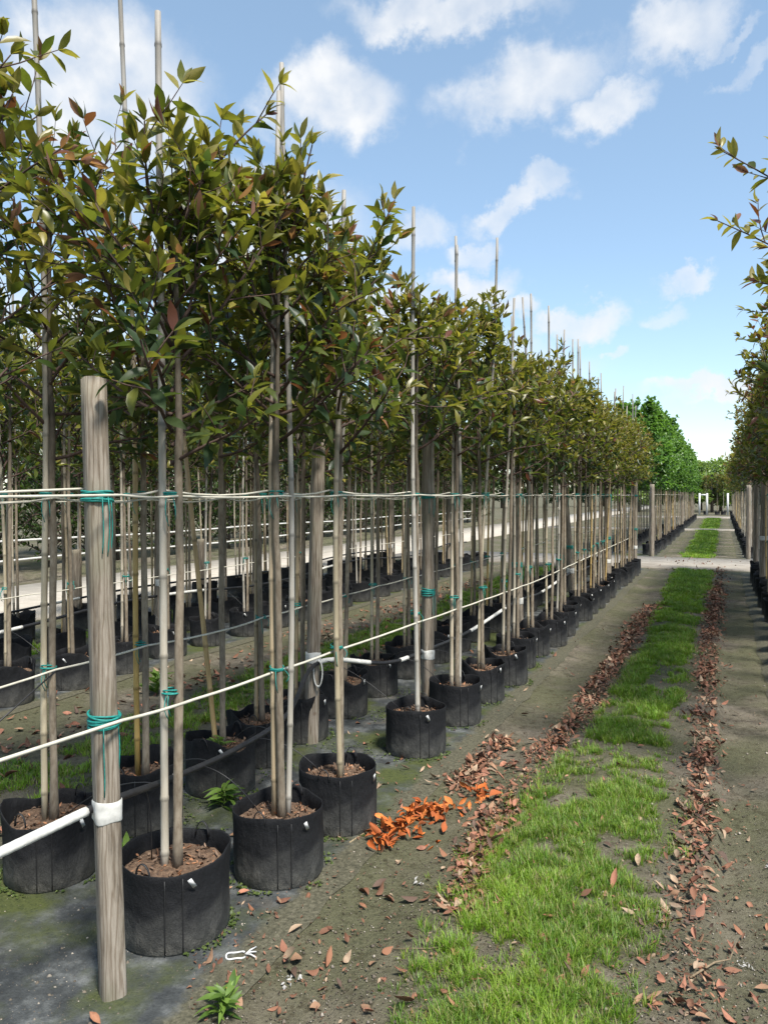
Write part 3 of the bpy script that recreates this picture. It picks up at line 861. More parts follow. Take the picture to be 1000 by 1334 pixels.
# beyond the first cross path
G2 = 'bright green conical trees past the cross path'
row(-1.72, spaced(21.6, 37, .8), 'bright green conical tree in the row fronting the path past the first cross path', G2, CROWNS_GREEN)
row(-2.53, spaced(21.9, 37, 1.2), 'bright green conical tree tucked behind the front row past the first cross path', 'conical trees of the rear row past the cross path', CROWNS_GREEN)
row(-1.72, spaced(39.6, 57, 1.0), 'small distant green tree in the pot row past the second cross path', 'distant pot row past the second cross path', CROWNS_GREEN)
row(.72, spaced(21.6, 37, .9), 'reddish tree edging the path beyond the first cross path, opposite the conical trees', 'reddish trees opposite the conical trees', CROWNS_FAR)
row(.72, spaced(39.6, 57, 1.2), 'distant tree edging the path past the second cross path, opposite the pot row', 'distant trees on the far path edge', CROWNS_FAR)

# ------------------------------------------------------------------ timber posts
def post(x, y, h, lean=(0, 0), r=.042, label='', group='timber row posts', twine=True, tape=True, seed=1, tz=.6, sides=20):
    g = np.random.default_rng(seed)
    root = link('timber_post', None, None, (x, y, Hs(x, y)), g.uniform(0, .4)); root.empty_display_size = .1
    tag(root, label, 'post', group)
    n = 24; z = np.linspace(-.15, h, n)
    b = MB(); th = np.linspace(0, 2 * math.pi, sides, endpoint=False)
    sq = 1 + .09 * np.cos(4 * th) + .03 * np.cos(2 * th + 1)
    V = []; 
    for q in z:
        rr = r * sq * (1 + .010 * g.normal(0, 1, sides) + .015 * np.sin(q * 9 + th * 2)) * (1 if q < h - .012 else .97) * np.interp(q, [0, h], [1.04, .97])
        V.append(np.stack([rr * np.cos(th) + lean[0] * q, rr * np.sin(th) + lean[1] * q, np.full(sides, q) + (q > h - .001) * .004 * np.cos(th)], -1))
    V = np.concatenate(V); k = b.addv(V)
    i = np.arange(n - 1)[:, None] * sides; j = np.arange(sides)[None, :]; j2 = (j + 1) % sides
    b.Q.append(np.stack([i + j, i + j2, i + sides + j2, i + sides + j], -1).reshape(-1, 4))
    c = b.addv([[lean[0] * h, lean[1] * h, h]]); b.T.append(np.array([[(n - 1) * sides + q, (n - 1) * sides + (q + 1) % sides, c] for q in range(sides)]))
    link('shaft', b.mesh('shaft', 'post'), root)
    def wraps(zc, turns, spread, mat, nm, rad, dangle):
        w = MB(); cx, cy = lean[0] * zc, lean[1] * zc
        for q in range(turns):
            t = np.linspace(0, 2 * math.pi, 21); rr = r * 1.10 + rad * g.uniform(0, 1.2); zz = zc + g.uniform(-spread, spread); tl = g.uniform(-.25, .25)
            w.tube(np.stack([cx + rr * np.cos(t), cy + rr * np.sin(t), zz + tl * r * np.sin(t + q)], -1), rad, 5, caps=False)
        for q in range(dangle):
            a = g.uniform(-1.6, .2); t = np.linspace(0, 1, 8); ln = g.uniform(.1, .26)
            w.tube(np.stack([cx + (r * 1.2 + .006 * np.sin(4 * t)) * math.cos(a + .3 * t[-1]) + 0 * t, cy + (r * 1.2 + .006 * np.sin(5 * t)) * math.sin(a) + 0 * t, zc - ln * t], -1), rad * .6, 4)
        link(nm, w.mesh(nm, mat), root)
    if twine:
        wraps(1.595, 9, .016, 'twine', 'twine_wrap', .0036, 3); wraps(.885, 10, .020, 'twine', 'twine_wrap', .0038, 2)
    if tape:
        w = MB(); t = np.linspace(0, 2 * math.pi, 25); cx, cy = lean[0] * tz, lean[1] * tz
        V = []; zs = [tz - .034, tz - .030, tz - .01, tz + .012, tz + .030, tz + .034]; rs = [1.075, 1.12, 1.11, 1.125, 1.12, 1.075]
        tt = t[:-1]
        for zq, rq in zip(zs, rs):
            s2 = 1 + .09 * np.cos(4 * tt) + .03 * np.cos(2 * tt + 1)
            V.append(np.stack([cx + r * rq * s2 * np.cos(tt), cy + r * rq * s2 * np.sin(tt), zq + .003 * np.sin(3 * tt + zq * 50)], -1))
        k = w.addv(np.concatenate(V)); ns = 24
        i = np.arange(len(zs) - 1)[:, None] * ns; j = np.arange(ns)[None, :]; j2 = (j + 1) % ns
        w.Q.append(np.stack([i + j, i + j2, i + ns + j2, i + ns + j], -1).reshape(-1, 4))
        link('white_tape', w.mesh('white_tape', 'white_tape'), root)
    return root
post(-1.77, 1.87, 1.97, (-.026, 0), .041, 'weathered square timber end post wrapped with teal twine and white tape', seed=1, tz=.60)
p2 = ground_px(405, 968)
post(p2[0], p2[1], 1.95, (.03, 0), .043, 'timber post leaning slightly, with a white tape loop hanging from it', seed=2, twine=False, tz=.56)
p3 = ground_px(557, 925)
post(p3[0], p3[1], 2.05, (0, 0), .043, 'thick upright timber post just behind the fourth path-side tree', seed=3, tz=.42)
p4 = ground_px(676, 845)
post(p4[0], p4[1], 2.0, (-.03, 0), .045, 'upright brown timber post between the two long rows, past the sixth tree', seed=4, tz=.5)
p5 = ground_px(748, 795)
post(p5[0], p5[1], 1.95, (-.09, .05), .05, 'pale timber post tilting sharply away from the path', seed=5, tz=.55)
p6 = ground_px(790, 770)
post(p6[0], p6[1], 2.0, (0, 0), .05, 'dark timber post between the long rows near the far end of their block', seed=6, tz=.5)
post(-1.68, 16.95, 1.95, (0, 0), .045, 'end post closing the long rows at the cross path', seed=7, tz=.5)
post(-1.66, 20.95, 1.88, (0, 0), .055, 'pale round post opening the conical trees past the cross path', seed=8, twine=False, tape=False)
post(-1.66, 37.1, 1.85, (0, 0), .06, 'pale post standing at the second cross path', seed=9, twine=False, tape=False)
for i, (x, y, h) in enumerate(((-5.35, 3.72, 1.9), (-5.30, 6.3, 1.95), (-5.35, 9.2, 1.9), (-5.35, 12.4, 1.9), (-5.35, 15.6, 1.9))):
    post(x, y, h, (random.uniform(-.02, .02), 0), .045, 'grey timber post between the pot rows across the second grass strip', 'posts across the second grass strip', False, i % 2 == 1, 20 + i, .7)
for i, (x, y, h) in enumerate(((-7.05, 6.9, .95), (-7.05, 9.3, .95), (-7.05, 12.2, .95))):
    post(x, y, h, (0, 0), .05, 'short dark stump post among the pots lining the gravel road', 'stump posts by the gravel road', False, False, 30 + i)
for i, (y, h) in enumerate(((11.6, 2.1), (13.9, 2.0), (16.9, 1.9), (21.0, 1.85))):
    post(.62 if i < 3 else .6, y, h, (0, 0), .05, ['brown timber post in the reddish row, farthest from the cross path', 'timber post in the reddish row with tape, midway to the cross path', 'pale post of the reddish row standing at the near edge of the cross path', 'pale post of the reddish row standing just past the cross path'][i], 'posts edging the far side of the path', False, i == 1, 40 + i, .9)

# ------------------------------------------------------------------ cords
def cord(pts, label, group, mat='cord', r=.0046, sag=.006):
    P = []
    for a, b in zip(pts[:-1], pts[1:]):
        a = np.array(a); b = np.array(b)
        for t in np.linspace(0, 1, 4, endpoint=False): P.append(a + (b - a) * t - np.array([0, 0, sag * 4 * t * (1 - t)]))
    P.append(np.array(pts[-1]))
    m = MB(); m.tube(P, r, 6)
    o = link('support_cord', m.mesh('support_cord', mat)); tag(o, label, 'cord', group); return o
def row_pts(row, off, z, y0=None, jz=.004):
    o = []
    if y0: o.append((row[0][0] + off, y0, z))
    for (x, y) in row: o.append((x + off, y, z + random.uniform(-jz, jz)))
    return o
GC = 'support cords tied along the rows'
cord([(-1.80, .2, 1.60), (-1.722, 1.87, 1.60)] + row_pts(FRONT, .028, 1.60), 'pale cord at shoulder height along the path side of the front row', GC)
cord([(-1.90, .2, 1.615), (-1.89, 1.87, 1.62)] + row_pts(FRONT, -.045, 1.62), 'pale cord at shoulder height along the rear side of the front row', GC, sag=.02, r=.0045)
cord([(-1.80, .2, .93), (-1.722, 1.87, .89)] + [(-1.745 + .012 * min(y - 2.2, 4) , y, max(.86 - .022 * (y - 2.2), .74)) for (x, y) in FRONT], 'pale thick cord at knee height along the front row', GC, 'cord', .0058, .004)
cord(row_pts(SECOND, .03, 1.585, .6), 'pale cord at shoulder height along the second row', GC, sag=.02)
cord(row_pts(SECOND, .03, .87, .6), 'pale cord at knee height along the second row', GC, r=.005)
for nm, x in (('third', -4.96), ('fourth', -5.76)):
    cord([(x, y, 1.56 + .01 * math.sin(y)) for y in np.arange(2.5, 17, .62)], 'pale cord at shoulder height along the %s row, across the grass strip' % nm, GC)
cord([(-4.96, y, .82) for y in np.arange(2.5, 17, .62)], 'pale cord at knee height along the third row, across the grass strip', GC)
cord([(.655, y, 1.55) for y in np.arange(3.5, 17, .66)], 'pale cord at shoulder height along the reddish row beside the path', GC)
cord([(-1.69, y, 1.62) for y in np.arange(20.95, 37.2, .8)], 'pale cord at shoulder height along the conical trees', GC, r=.007)

# ------------------------------------------------------------------ irrigation hoses
def hose(ctrl, label, wraps=(), drips=(), r=.0135, group='irrigation hoses slung along the rows', mat='pipe'):
    ctrl = np.array(ctrl, float); t = np.linspace(0, len(ctrl) - 1, (len(ctrl) - 1) * 8 + 1)
    i = np.clip(t.astype(int), 0, len(ctrl) - 2); f = (t - i)[:, None]
    p0 = ctrl[np.maximum(i - 1, 0)]; p1 = ctrl[i]; p2 = ctrl[i + 1]; p3 = ctrl[np.minimum(i + 2, len(ctrl) - 1)]
    P = .5 * (2 * p1 + (p2 - p0) * f + (2 * p0 - 5 * p1 + 4 * p2 - p3) * f ** 2 + (-p0 + 3 * p1 - 3 * p2 + p3) * f ** 3)
    root = link('irrigation_hose', None, None, tuple(P[0])); root.empty_display_size = .1
    tag(root, label, 'hose', group); o = P[0]
    b = MB(); b.tube(P - o, r, 8); link('hose_pipe', b.mesh('hose_pipe', mat), root)
    for (a, c) in wraps:
        k0 = int(a * (len(P) - 1)); k1 = max(int(c * (len(P) - 1)), k0 + 2); w = MB()
        Q = P[k0:k1 + 1] - o
        # resample for uneven wrapping
        tt = np.linspace(0, len(Q) - 1, len(Q) * 4); ii = np.clip(tt.astype(int), 0, len(Q) - 2); Q = Q[ii] + (Q[ii + 1] - Q[ii]) * (tt - ii)[:, None]
        w.tube(Q, r * (1.12 + .08 * np.abs(np.sin(np.arange(len(Q)) * 1.7))), 8); link('white_wrap', w.mesh('white_wrap', 'white_tape'), root)
    for (s, tx, ty, tz) in drips:
        a = P[int(s * (len(P) - 1))]; e = np.array((tx, ty, tz)); mid = (a + e) / 2 + np.array((random.uniform(-.05, .05), random.uniform(-.05, .05), .09))
        q = np.linspace(0, 1, 9)[:, None]; C = (1 - q) ** 2 * a + 2 * q * (1 - q) * mid + q ** 2 * e
        w = MB(); w.tube(C - o, .0024, 5); link('drip_tube', w.mesh('drip_tube', 'pipe'), root)
    return root
ctrl = [(-2.02, .6, .58), (-1.90, 1.35, .575), (-1.825, 1.88, .60), (-1.95, 2.35, .50), (-2.09, 3.0, .40), (-2.13, 3.55, .42), (p2[0] + .06, p2[1], .53), (-2.10, 4.8, .45), (p3[0] - .05, p3[1], .43), (-2.06, 6.6, .38), (p4[0] - .05, p4[1], .48), (-2.0, 9.3, .42), (p5[0] - .06, p5[1], .52), (-2.0, 12.4, .42), (-2.0, 14.6, .44), (-1.95, 16.6, .45)]
dr = []
for k, (x, y) in enumerate(FRONT[:8] + SECOND[1:9]):
    s = np.interp(y, [c[1] for c in ctrl], np.linspace(0, 1, len(ctrl)))
    dr.append((float(np.clip(s - .01, 0, 1)), x + (-.08 if x > -2.1 else .08), y - .03, .25))
hose(ctrl, 'black irrigation hose sagging between the two front rows with white taped stretches', [(.045, .128), (.40, .455), (.495, .515), (.60, .655), (.735, .77)], dr)
hose([(-5.3, y, .52 + .05 * math.sin(y * 1.3)) for y in np.arange(2.4, 17.2, 1.1)], 'black irrigation hose between the pot rows across the second grass strip', [(.1, .16), (.28, .33), (.5, .55)], [(s, -4.95, 2.4 + s * 14.3, .27) for s in (.15, .25, .35, .45)])
hose([(-6.95, y, .36 + .04 * math.sin(y)) for y in np.arange(4.0, 17.2, 1.2)], 'black irrigation hose along the last pot row before the gravel road', [(.2, .24)])
for i, (x, z) in enumerate(((-11.6, .42), (-11.8, .75))):
    hose([(x, y, z + .02 * math.sin(y * .7 + i)) for y in np.arange(5, 40, 2.2)], ['low white hose strung beyond the gravel road', 'upper white hose strung beyond the gravel road'][i], (), (), .02, 'white hoses beyond the gravel road', 'white_tape')
# white tape loop hanging from the second post
b = MB(); t = np.linspace(0, 2 * math.pi, 25)
b.tube(np.stack([.028 * np.sin(t), 0 * t + .006 * np.sin(2 * t), -.09 + .085 * np.cos(t)], -1), .011, 6, flat=.35)
o = link('tape_loop', b.mesh('tape_loop', 'white_tape'), None, (p2[0] + .072, p2[1] - .035, .555), .3); tag(o, 'loop of white tape dangling from the leaning timber post', 'tape')
# slack black guy line at the far left
b = MB(); b.tube([(-2.05, 1.55, .45), (-1.98, 1.72, .72), (-1.93, 1.82, .88)], .003, 5)
a1 = np.array((-2.62, 1.9, .60)); a2 = np.array((-2.50, 2.33, .875))
b = MB(); b.tube([a1, (a1 + a2) / 2 - np.array((0, 0, .015)), a2], .0035, 5)
o = link('guy_line', b.mesh('guy_line', 'pipe')); tag(o, 'thin black line tied to the tall pale cane behind the end post', 'line')

# ------------------------------------------------------------------ grass
def grass_mesh(P, ln, wd, colr, az, bend):
    n = len(P)
    dx, dy = np.cos(az), np.sin(az)
    s = np.stack([-dy, dx, 0 * dx], -1) * wd[:, None]
    d1 = np.stack([dx * bend * .5, dy * bend * .5, 1 + 0 * dx], -1); d1 /= np.linalg.norm(d1, axis=1)[:, None]
    d2 = np.stack([dx * bend * 1.6, dy * bend * 1.6, .7 + 0 * dx], -1); d2 /= np.linalg.norm(d2, axis=1)[:, None]
    m = P + d1 * ln[:, None] * .5; t = m + d2 * ln[:, None] * .5
    V = np.stack([P - s, P + s, m + s * .8, m - s * .8, t], 1).reshape(-1, 3)
    o = np.arange(n)[:, None] * 5
    Q = o + np.array([0, 1, 2, 3]); T = o + np.array([3, 2, 4])
    C = np.repeat(colr[:, None, :], 5, 1)
    return V, T, Q, C.reshape(-1, 3)
G_BR = np.array((.18, .32, .028)); G_DK = np.array((.07, .17, .02)); G_DRY = np.array((.30, .255, .12)); G_Y = np.array((.29, .36, .05))
def grass_area(name, label_kind, n, xf, y0, y1, ln, wd, patch=(.30, .5), ypow=1.0, dryf=.05, tuft=14, tr=.016, fin=0.0, fout=0.0):
    nt_ = n // tuft
    yy = y0 + (y1 - y0) * rng.random(nt_)
    c, hw = xf(yy)
    xo = rng.uniform(-1.25, 1.25, nt_); xx = c + hw * xo
    nz = fbm(xx * 4.1 + 11, yy * 4.1) * .6 + fbm(xx * 13 + 2, yy * 13 + 5) * .4
    wob = .35 * (fbm(yy * 1.7 + 30, np.sign(xo) * 3 + 7) - .5)
    edge = sstep(1.12, .55, np.abs(xo) + wob)
    keep = rng.random(nt_) < sstep(patch[0], patch[1], nz) * edge + .02 * (nz > .5)
    if fin: keep &= rng.random(nt_) < (yy - y0) / fin
    if fout: keep &= rng.random(nt_) < (y1 - yy) / fout
    xx, yy, nz = xx[keep], yy[keep], nz[keep]; k = len(xx)
    vig = rng.uniform(.45, 1.25, k) * (.6 + .7 * sstep(.35, .6, nz))
    pn = fbm(xx * 2.6 + 40, yy * 1.9 + 8); mixv = np.clip(sstep(.38, .62, pn) + rng.normal(0, .25, k), 0, 1)[:, None]
    CT = lerp(G_BR, G_DK, mixv * .8); CT = lerp(CT, G_Y, np.clip(rng.normal(.25, .25, (k, 1)), 0, .9)) * rng.uniform(.8, 1.2, (k, 1))
    xx, yy, vig = (np.repeat(q, tuft) for q in (xx, yy, vig)); C = np.repeat(CT, tuft, 0); k = len(xx)
    a = rng.uniform(0, 6.28, k); rr = np.abs(rng.normal(0, tr, k)) * np.sqrt(vig)
    px, py = xx + rr * np.cos(a), yy + rr * np.sin(a)
    P = np.stack([px, py, H(px, py) - .002], -1)
    bend = np.clip(rr / tr * .45 + np.abs(rng.normal(.25, .3, k)), 0, 2.2)
    dr = (rng.random(k) < dryf)[:, None]; C = np.where(dr, G_DRY, C) * rng.uniform(.75, 1.25, (k, 1))
    return grass_mesh(P, ln * vig * rng.uniform(.5, 1.2, k), wd * rng.uniform(.7, 1.3, k), C, a + rng.normal(0, .5, k), bend)
def join_grass(name, parts):
    off = 0; VV, TT, QQ, CC = [], [], [], []
    for V, T, Q, C in parts:
        VV.append(V); TT.append(T + off); QQ.append(Q + off); CC.append(C); off += len(V)
    o = link(name, mesh_np(name, np.concatenate(VV), [np.concatenate(TT), np.concatenate(QQ)], ['grass'], np.concatenate(CC))); return o
def strip(yy): return (np.interp(yy, [1.8, 2.4, 3.3, 5.5, 8, 17.6, 60], [-.54, -.57, -.61, -.52, -.50, -.54, -.55]), np.interp(yy, [1.8, 3, 4, 5, 8, 12, 17, 60], [.34, .42, .38, .30, .24, .30, .38, .42]))
gr = join_grass('grass', [
    grass_area('g', '', 230000, strip, 1.5, 6.6, .046, .0014, (.40, .56), 1.0, .12, fout=2.8),
    grass_area('g', '', 130000, strip, 3.8, 11.6, .056, .0021, (.36, .51), 1.0, .07, 14, .022, 2.8, 1.6),
    grass_area('g', '', 68000, strip, 10, 17.7, .062, .0038, (.3, .46), 1.0, .04, 14, .033, 1.6),
    grass_area('g', '', 50000, strip, 20.9, 37.3, .075, .007, (.1, .3), 1.0, .03, 14, .05),
    grass_area('g', '', 24000, strip, 39.1, 57.2, .085, .012, (.1, .3), 1.0, .03, 14, .07)])
tag(gr, 'strip of bright green grass down the middle of the path', 'grass', kind='stuff')
def strip2(yy): return (np.interp(yy, [2, 6, 17], [-3.5, -3.55, -3.6]), np.interp(yy, [2, 17], [.34, .36]))
gr = join_grass('grass', [grass_area('g', '', 80000, strip2, 2.0, 9.0, .05, .0026, (.34, .52), 1.0, .14, 14, .025), grass_area('g', '', 24000, strip2, 9, 17, .06, .005, (.3, .46), 1.0, .08, 14, .04)])
tag(gr, 'second grass strip between the pot rows', 'grass', kind='stuff')
gr = join_grass('grass', [grass_area('g', '', 12000, lambda yy: (yy * 0 - 6.5, yy * 0 + .28), 4.0, 17.5, .07, .006, (.3, .5), 1.0, .08, 14, .04)])
tag(gr, 'thin grass strip before the last pot row', 'grass', kind='stuff')

# ------------------------------------------------------------------ fallen leaves
BR = [np.array(c) for c in ((.25, .118, .066), (.17, .085, .052), (.30, .18, .11), (.12, .078, .058), (.36, .265, .18), (.21, .10, .06), (.33, .15, .095), (.27, .125, .08))]
ORG = [np.array(c) for c in ((.50, .13, .025), (.42, .10, .02), (.55, .17, .04), (.36, .10, .03))]
def pick(pal, n): return np.array(pal)[rng.integers(0, len(pal), n)] * rng.uniform(.55, 1.3, (n, 1))
def scatter_px(segs, n):
    """points spread along pixel polylines on the ground: (u,v,half width m)"""
    A = []
    w = []
    pts = [[ground_px(u, v) + (hw,) for (u, v, hw) in s[0]] for s in segs]
    for s, p in zip(segs, pts):
        m = int(n * s[1]); p = np.array(p); k = len(p) - 1
        seg = np.hypot(*(np.diff(p[:, :2], axis=0)).T); cum = np.concatenate([[0], np.cumsum(seg)]); r = rng.random(m) * cum[-1]
        x = np.interp(r, cum, p[:, 0]); y = np.interp(r, cum, p[:, 1]); hw = np.interp(r, cum, p[:, 2])
        A.append(np.stack([x + rng.normal(0, .5, m) * hw, y + rng.normal(0, .5, m) * np.minimum(hw, .25)], -1))
    return np.concatenate(A)
strips = [
    ([(900, 1334, .12), (900, 1230, .12), (904, 1150, .11), (912, 1050, .10), (916, 960, .11), (920, 890, .11), (925, 820, .12), (935, 760, .15)], .40),
    ([(915, 890, .10), (935, 760, .15), (938, 742, .18)], .14),
    ([(850, 790, .16), (822, 830, .13), (800, 865, .11), (775, 905, .11), (735, 960, .11), (690, 1000, .14)], .42),
    ([(690, 1010, .18), (650, 1060, .15), (620, 1120, .09), (600, 1200, .06)], .10),
    ([(655, 960, .10), (625, 995, .05), (600, 1030, .12)], .06)]
LIT = scatter_px(strips, 6800); LIT = LIT[rng.random(len(LIT)) < .25 + .75 * sstep(.36, .58, fbm(LIT[:, 0] * 5, LIT[:, 1] * 3.5))]
amb_u = rng.uniform(300, 1000, 330); amb_v = 720 + 610 * rng.random(330) ** .8
AMB = np.array([ground_px(u, v) for u, v in zip(amb_u, amb_v)]); AMB = AMB[(AMB[:, 0] > -2.9) & (AMB[:, 0] < .6)]
AMB2 = np.stack([rng.uniform(-3.0, -1.4, 420), rng.uniform(1.6, 9, 420)], -1)
AMB2 = np.array([p for p in AMB2 if min((p[0] - q[0]) ** 2 + (p[1] - q[1]) ** 2 for q in FRONT + SECOND) > .23 ** 2])
AMB = np.concatenate([AMB, AMB2[fbm(AMB2[:, 0] * 3, AMB2[:, 1] * 3) > .45]])
LEFT = np.stack([rng.normal(-4.05, .28, 900), rng.uniform(2.6, 14, 900)], -1)
LEFT2 = np.stack([rng.normal(-3.05, .12, 300), rng.uniform(2.2, 9, 300)], -1)
XP = np.stack([rng.normal(-.5, .5, 140), rng.uniform(17.2, 20.6, 140)], -1)
pile = []
for (u, v, s, n) in ((513, 1082, .022, 26), (538, 1066, .026, 28), (570, 1060, .028, 28), (500, 1100, .026, 26), (550, 1058, .022, 22), (622, 1036, .032, 22), (590, 1052, .05, 14), (560, 1085, .07, 14), (530, 1090, .04, 14)):
    c = ground_px(u, v); pile.append(np.stack([rng.normal(c[0], s, n), rng.normal(c[1], s, n)], -1))
PILE = np.concatenate(pile)
spots = [(655, 1190), (735, 1290), (540, 1310), (640, 1325), (370, 1255), (425, 1255), (430, 1210), (385, 1240), (485, 1155), (515, 1120), (450, 1100), (600, 1175), (830, 1195), (720, 1160), (788, 1170), (545, 1175), (575, 1180), (905, 1292), (870, 1195), (925, 1185), (895, 1155), (480, 1165), (300, 1285), (315, 1300), (350, 1270), (865, 1345), (700, 1235), (720, 1255)]
SP = np.array([ground_px(u, v) for u, v in spots]); SP = np.concatenate([SP, SP + rng.normal(0, .035, SP.shape)])
def dry_params(P, L0, L1, lift, flat=.3):
    n = len(P); L = rng.uniform(L0, L1, n)
    X = rng.normal(0, 1, (n, 3)); X[:, 2] *= flat
    Nn = rng.normal(0, flat * 1.2, (n, 3)) + [0, 0, 1]; Nn[rng.random(n) < .35] *= [1, 1, -1]
    z = H(P[:, 0], P[:, 1]) + .010 + lift * rng.random(n)
    return np.column_stack([P, z]), X, Nn, L
sets = []
sets.append((*dry_params(LIT, .018, .062, .018), pick(BR, len(LIT)), 0))
sets.append((*dry_params(AMB, .02, .06, .004), pick(BR, len(AMB)), 0))
sets.append((*dry_params(SP, .035, .075, .008, .22), pick(BR + ORG[2:], len(SP)) * 1.15, 1))
pz = dry_params(PILE, .035, .07, .05, .6)
sets.append((*pz, pick(ORG, len(PILE)), 2))
fr = scatter_px([(p, w) for p, w in strips], 9000); fr = fr + rng.normal(0, .03, fr.shape)
sets.append((*dry_params(fr, .008, .024, .008), pick(BR, len(fr)) * rng.uniform(.5, 1.1, (len(fr), 1)), 0))
fr2 = np.array([ground_px(u, v) for u, v in zip(rng.uniform(250, 1000, 2200), 740 + 594 * rng.random(2200) ** .75)]); fr2 = fr2[(fr2[:, 0] > -2.0) & (fr2[:, 0] < .7)]
sets.append((*dry_params(fr2, .006, .020, .003), pick(BR, len(fr2)) * rng.uniform(.5, 1.1, (len(fr2), 1)), 0))
far_sets = [(*dry_params(LEFT, .04, .08, .012), pick(BR, len(LEFT)), 3), (*dry_params(LEFT2, .04, .08, .012), pick(BR, len(LEFT2)), 3), (*dry_params(XP, .05, .09, .012), pick(BR, len(XP)), 3)]
P = np.concatenate([s[0] for s in sets + far_sets]); X = np.concatenate([s[1] for s in sets + far_sets]); Nn = np.concatenate([s[2] for s in sets + far_sets]); LL = np.concatenate([s[3] for s in sets + far_sets]); CC = np.concatenate([s[4] for s in sets + far_sets]); KD = np.concatenate([np.full(len(s[0]), s[5]) for s in sets + far_sets])
vis = np.zeros(len(P), bool)
Cinv = np.array(CM.transposed())
pc = (P - [0, 0, CAM_H]) @ Cinv.T
uu = CX - pc[:, 0] / pc[:, 2] * F_PX; vv = CY + pc[:, 1] / pc[:, 2] * F_PX
infr = (uu > 5) & (uu < 995) & (vv < 1330) & (vv > 0)
size = LL / np.linalg.norm(P - [0, 0, CAM_H], axis=1) * infr * np.where(P[:, 0] < -1.45, .3, 1)
order = np.argsort(-size); ind = order[:290]; rest = order[290:]
V, T, Q, C = bulk_leaves(P[rest], X[rest], Nn[rest], LL[rest], CC[rest], LT_DRY)
o = link('leaf_litter', mesh_np('leaf_litter', V, [T, Q], ['dry'], C)); tag(o, 'drifts of small brown dead leaves along the path edges', 'leaves', kind='stuff')
DRYM = {}
def dry_mesh(ti, ci, pal):
    k = (ti, ci, pal)
    if k not in DRYM:
        t = LT_DRY[ti]; c = (ORG if pal else BR)[ci]
        DRYM[k] = mesh_np('fallen_leaf', t[0], [t[1], t[2]], ['dry'], np.repeat(c[None], 14, 0))
    return DRYM[k]
for i in ind:
    x = unit(X[i]); n = unit(Nn[i] - x * Nn[i].dot(x)); y = np.cross(n, x); org = KD[i] == 2
    me = dry_mesh(int(rng.integers(0, 8)), int(rng.integers(0, 4 if org else 8)), bool(org))
    o = bpy.data.objects.new('fallen_leaf', me); col.objects.link(o)
    m = Matrix.Identity(4)
    for r in range(3):
        m[r][0] = x[r] * LL[i]; m[r][1] = y[r] * LL[i]; m[r][2] = n[r] * LL[i]; m[r][3] = P[i][r]
    o.matrix_basis = m
    if org: tag(o, 'bright orange curled leaf in the pile beside the third path-side pot', 'leaf', 'orange leaves in the pile')
    else: tag(o, 'single dry brown leaf lying on the path', 'leaf', 'dry leaves lying on the path')

# soil crumbs, moss and small weeds
def crumbs():
    n = 9000; u = rng.uniform(0, 1000, n); v = 760 + 580 * rng.random(n) ** .7
    g = np.array([ground_px(a, b) for a, b in zip(u, v)]); g = g[(g[:, 0] > -3) & (g[:, 0] < .9) & (g[:, 1] < 9)]
    k = len(g); s = rng.uniform(.0015, .0045, k) * (1 + (rng.random(k) < .05) * 1.5)
    oct_ = np.array([[1, 0, 0], [0, 1, 0], [-1, 0, 0], [0, -1, 0], [0, 0, .7], [0, 0, -.7]])
    V = np.column_stack([g, H(g[:, 0], g[:, 1]) + .004])[:, None, :] + oct_[None] * s[:, None, None] * rng.uniform(.6, 1.3, (k, 6, 1))
    F = np.array([[0, 1, 4], [1, 2, 4], [2, 3, 4], [3, 0, 4], [1, 0, 5], [2, 1, 5], [3, 2, 5], [0, 3, 5]])
    T = (F[None] + (np.arange(k) * 6)[:, None, None]).reshape(-1, 3)
    base = np.where(rng.random(k)[:, None] < .22, [.34, .30, .25], [.13, .11, .085]) * rng.uniform(.6, 1.2, (k, 1))
    o = link('soil_crumbs', mesh_np('soil_crumbs', V.reshape(-1, 3), [T], ['crumb'], np.repeat(base[:, None], 6, 1).reshape(-1, 3), smooth=False)); tag(o, 'scattered pebbles and crumbs of soil on the ground', 'gravel', kind='stuff')
crumbs()
def moss():
    P = []
    for (x, y) in FRONT[:9] + SECOND[1:6]:
        m = 260; a = rng.uniform(0, 6.28, m); keep = fbm(np.cos(a) * 2 + x * 7, np.sin(a) * 2 + y * 7) > .47; a = a[keep]
        r = .20 + np.abs(rng.normal(0, .018, len(a))); P.append(np.stack([x + r * np.cos(a), y + r * np.sin(a)], -1))
    m = 2600; x = rng.uniform(-2.45, -1.85, m); y = rng.uniform(2.2, 8, m); keep = fbm(x * 4 + 3, y * 3) > .56; P.append(np.stack([x[keep], y[keep]], -1))
    P = np.concatenate(P); n = len(P); Z = np.column_stack([P, H(P[:, 0], P[:, 1]) + .008 + .01 * rng.random(n)])
    X = rng.normal(0, 1, (n, 3)); X[:, 2] = np.abs(X[:, 2]) * .5
    C = lerp(np.array((.05, .085, .02)), np.array((.13, .17, .05)), rng.random((n, 1)))
    V, T, Q, CC = bulk_leaves(Z, X, rng.normal(0, .4, (n, 3)) + [0, 0, 1], rng.uniform(.008, .018, n), C, LT_BROAD)
    o = link('moss', mesh_np('moss', V, [T, Q], ['grass'], CC)); tag(o, 'tiny creeping weeds and moss round the pot bases', 'moss', kind='stuff')
moss()
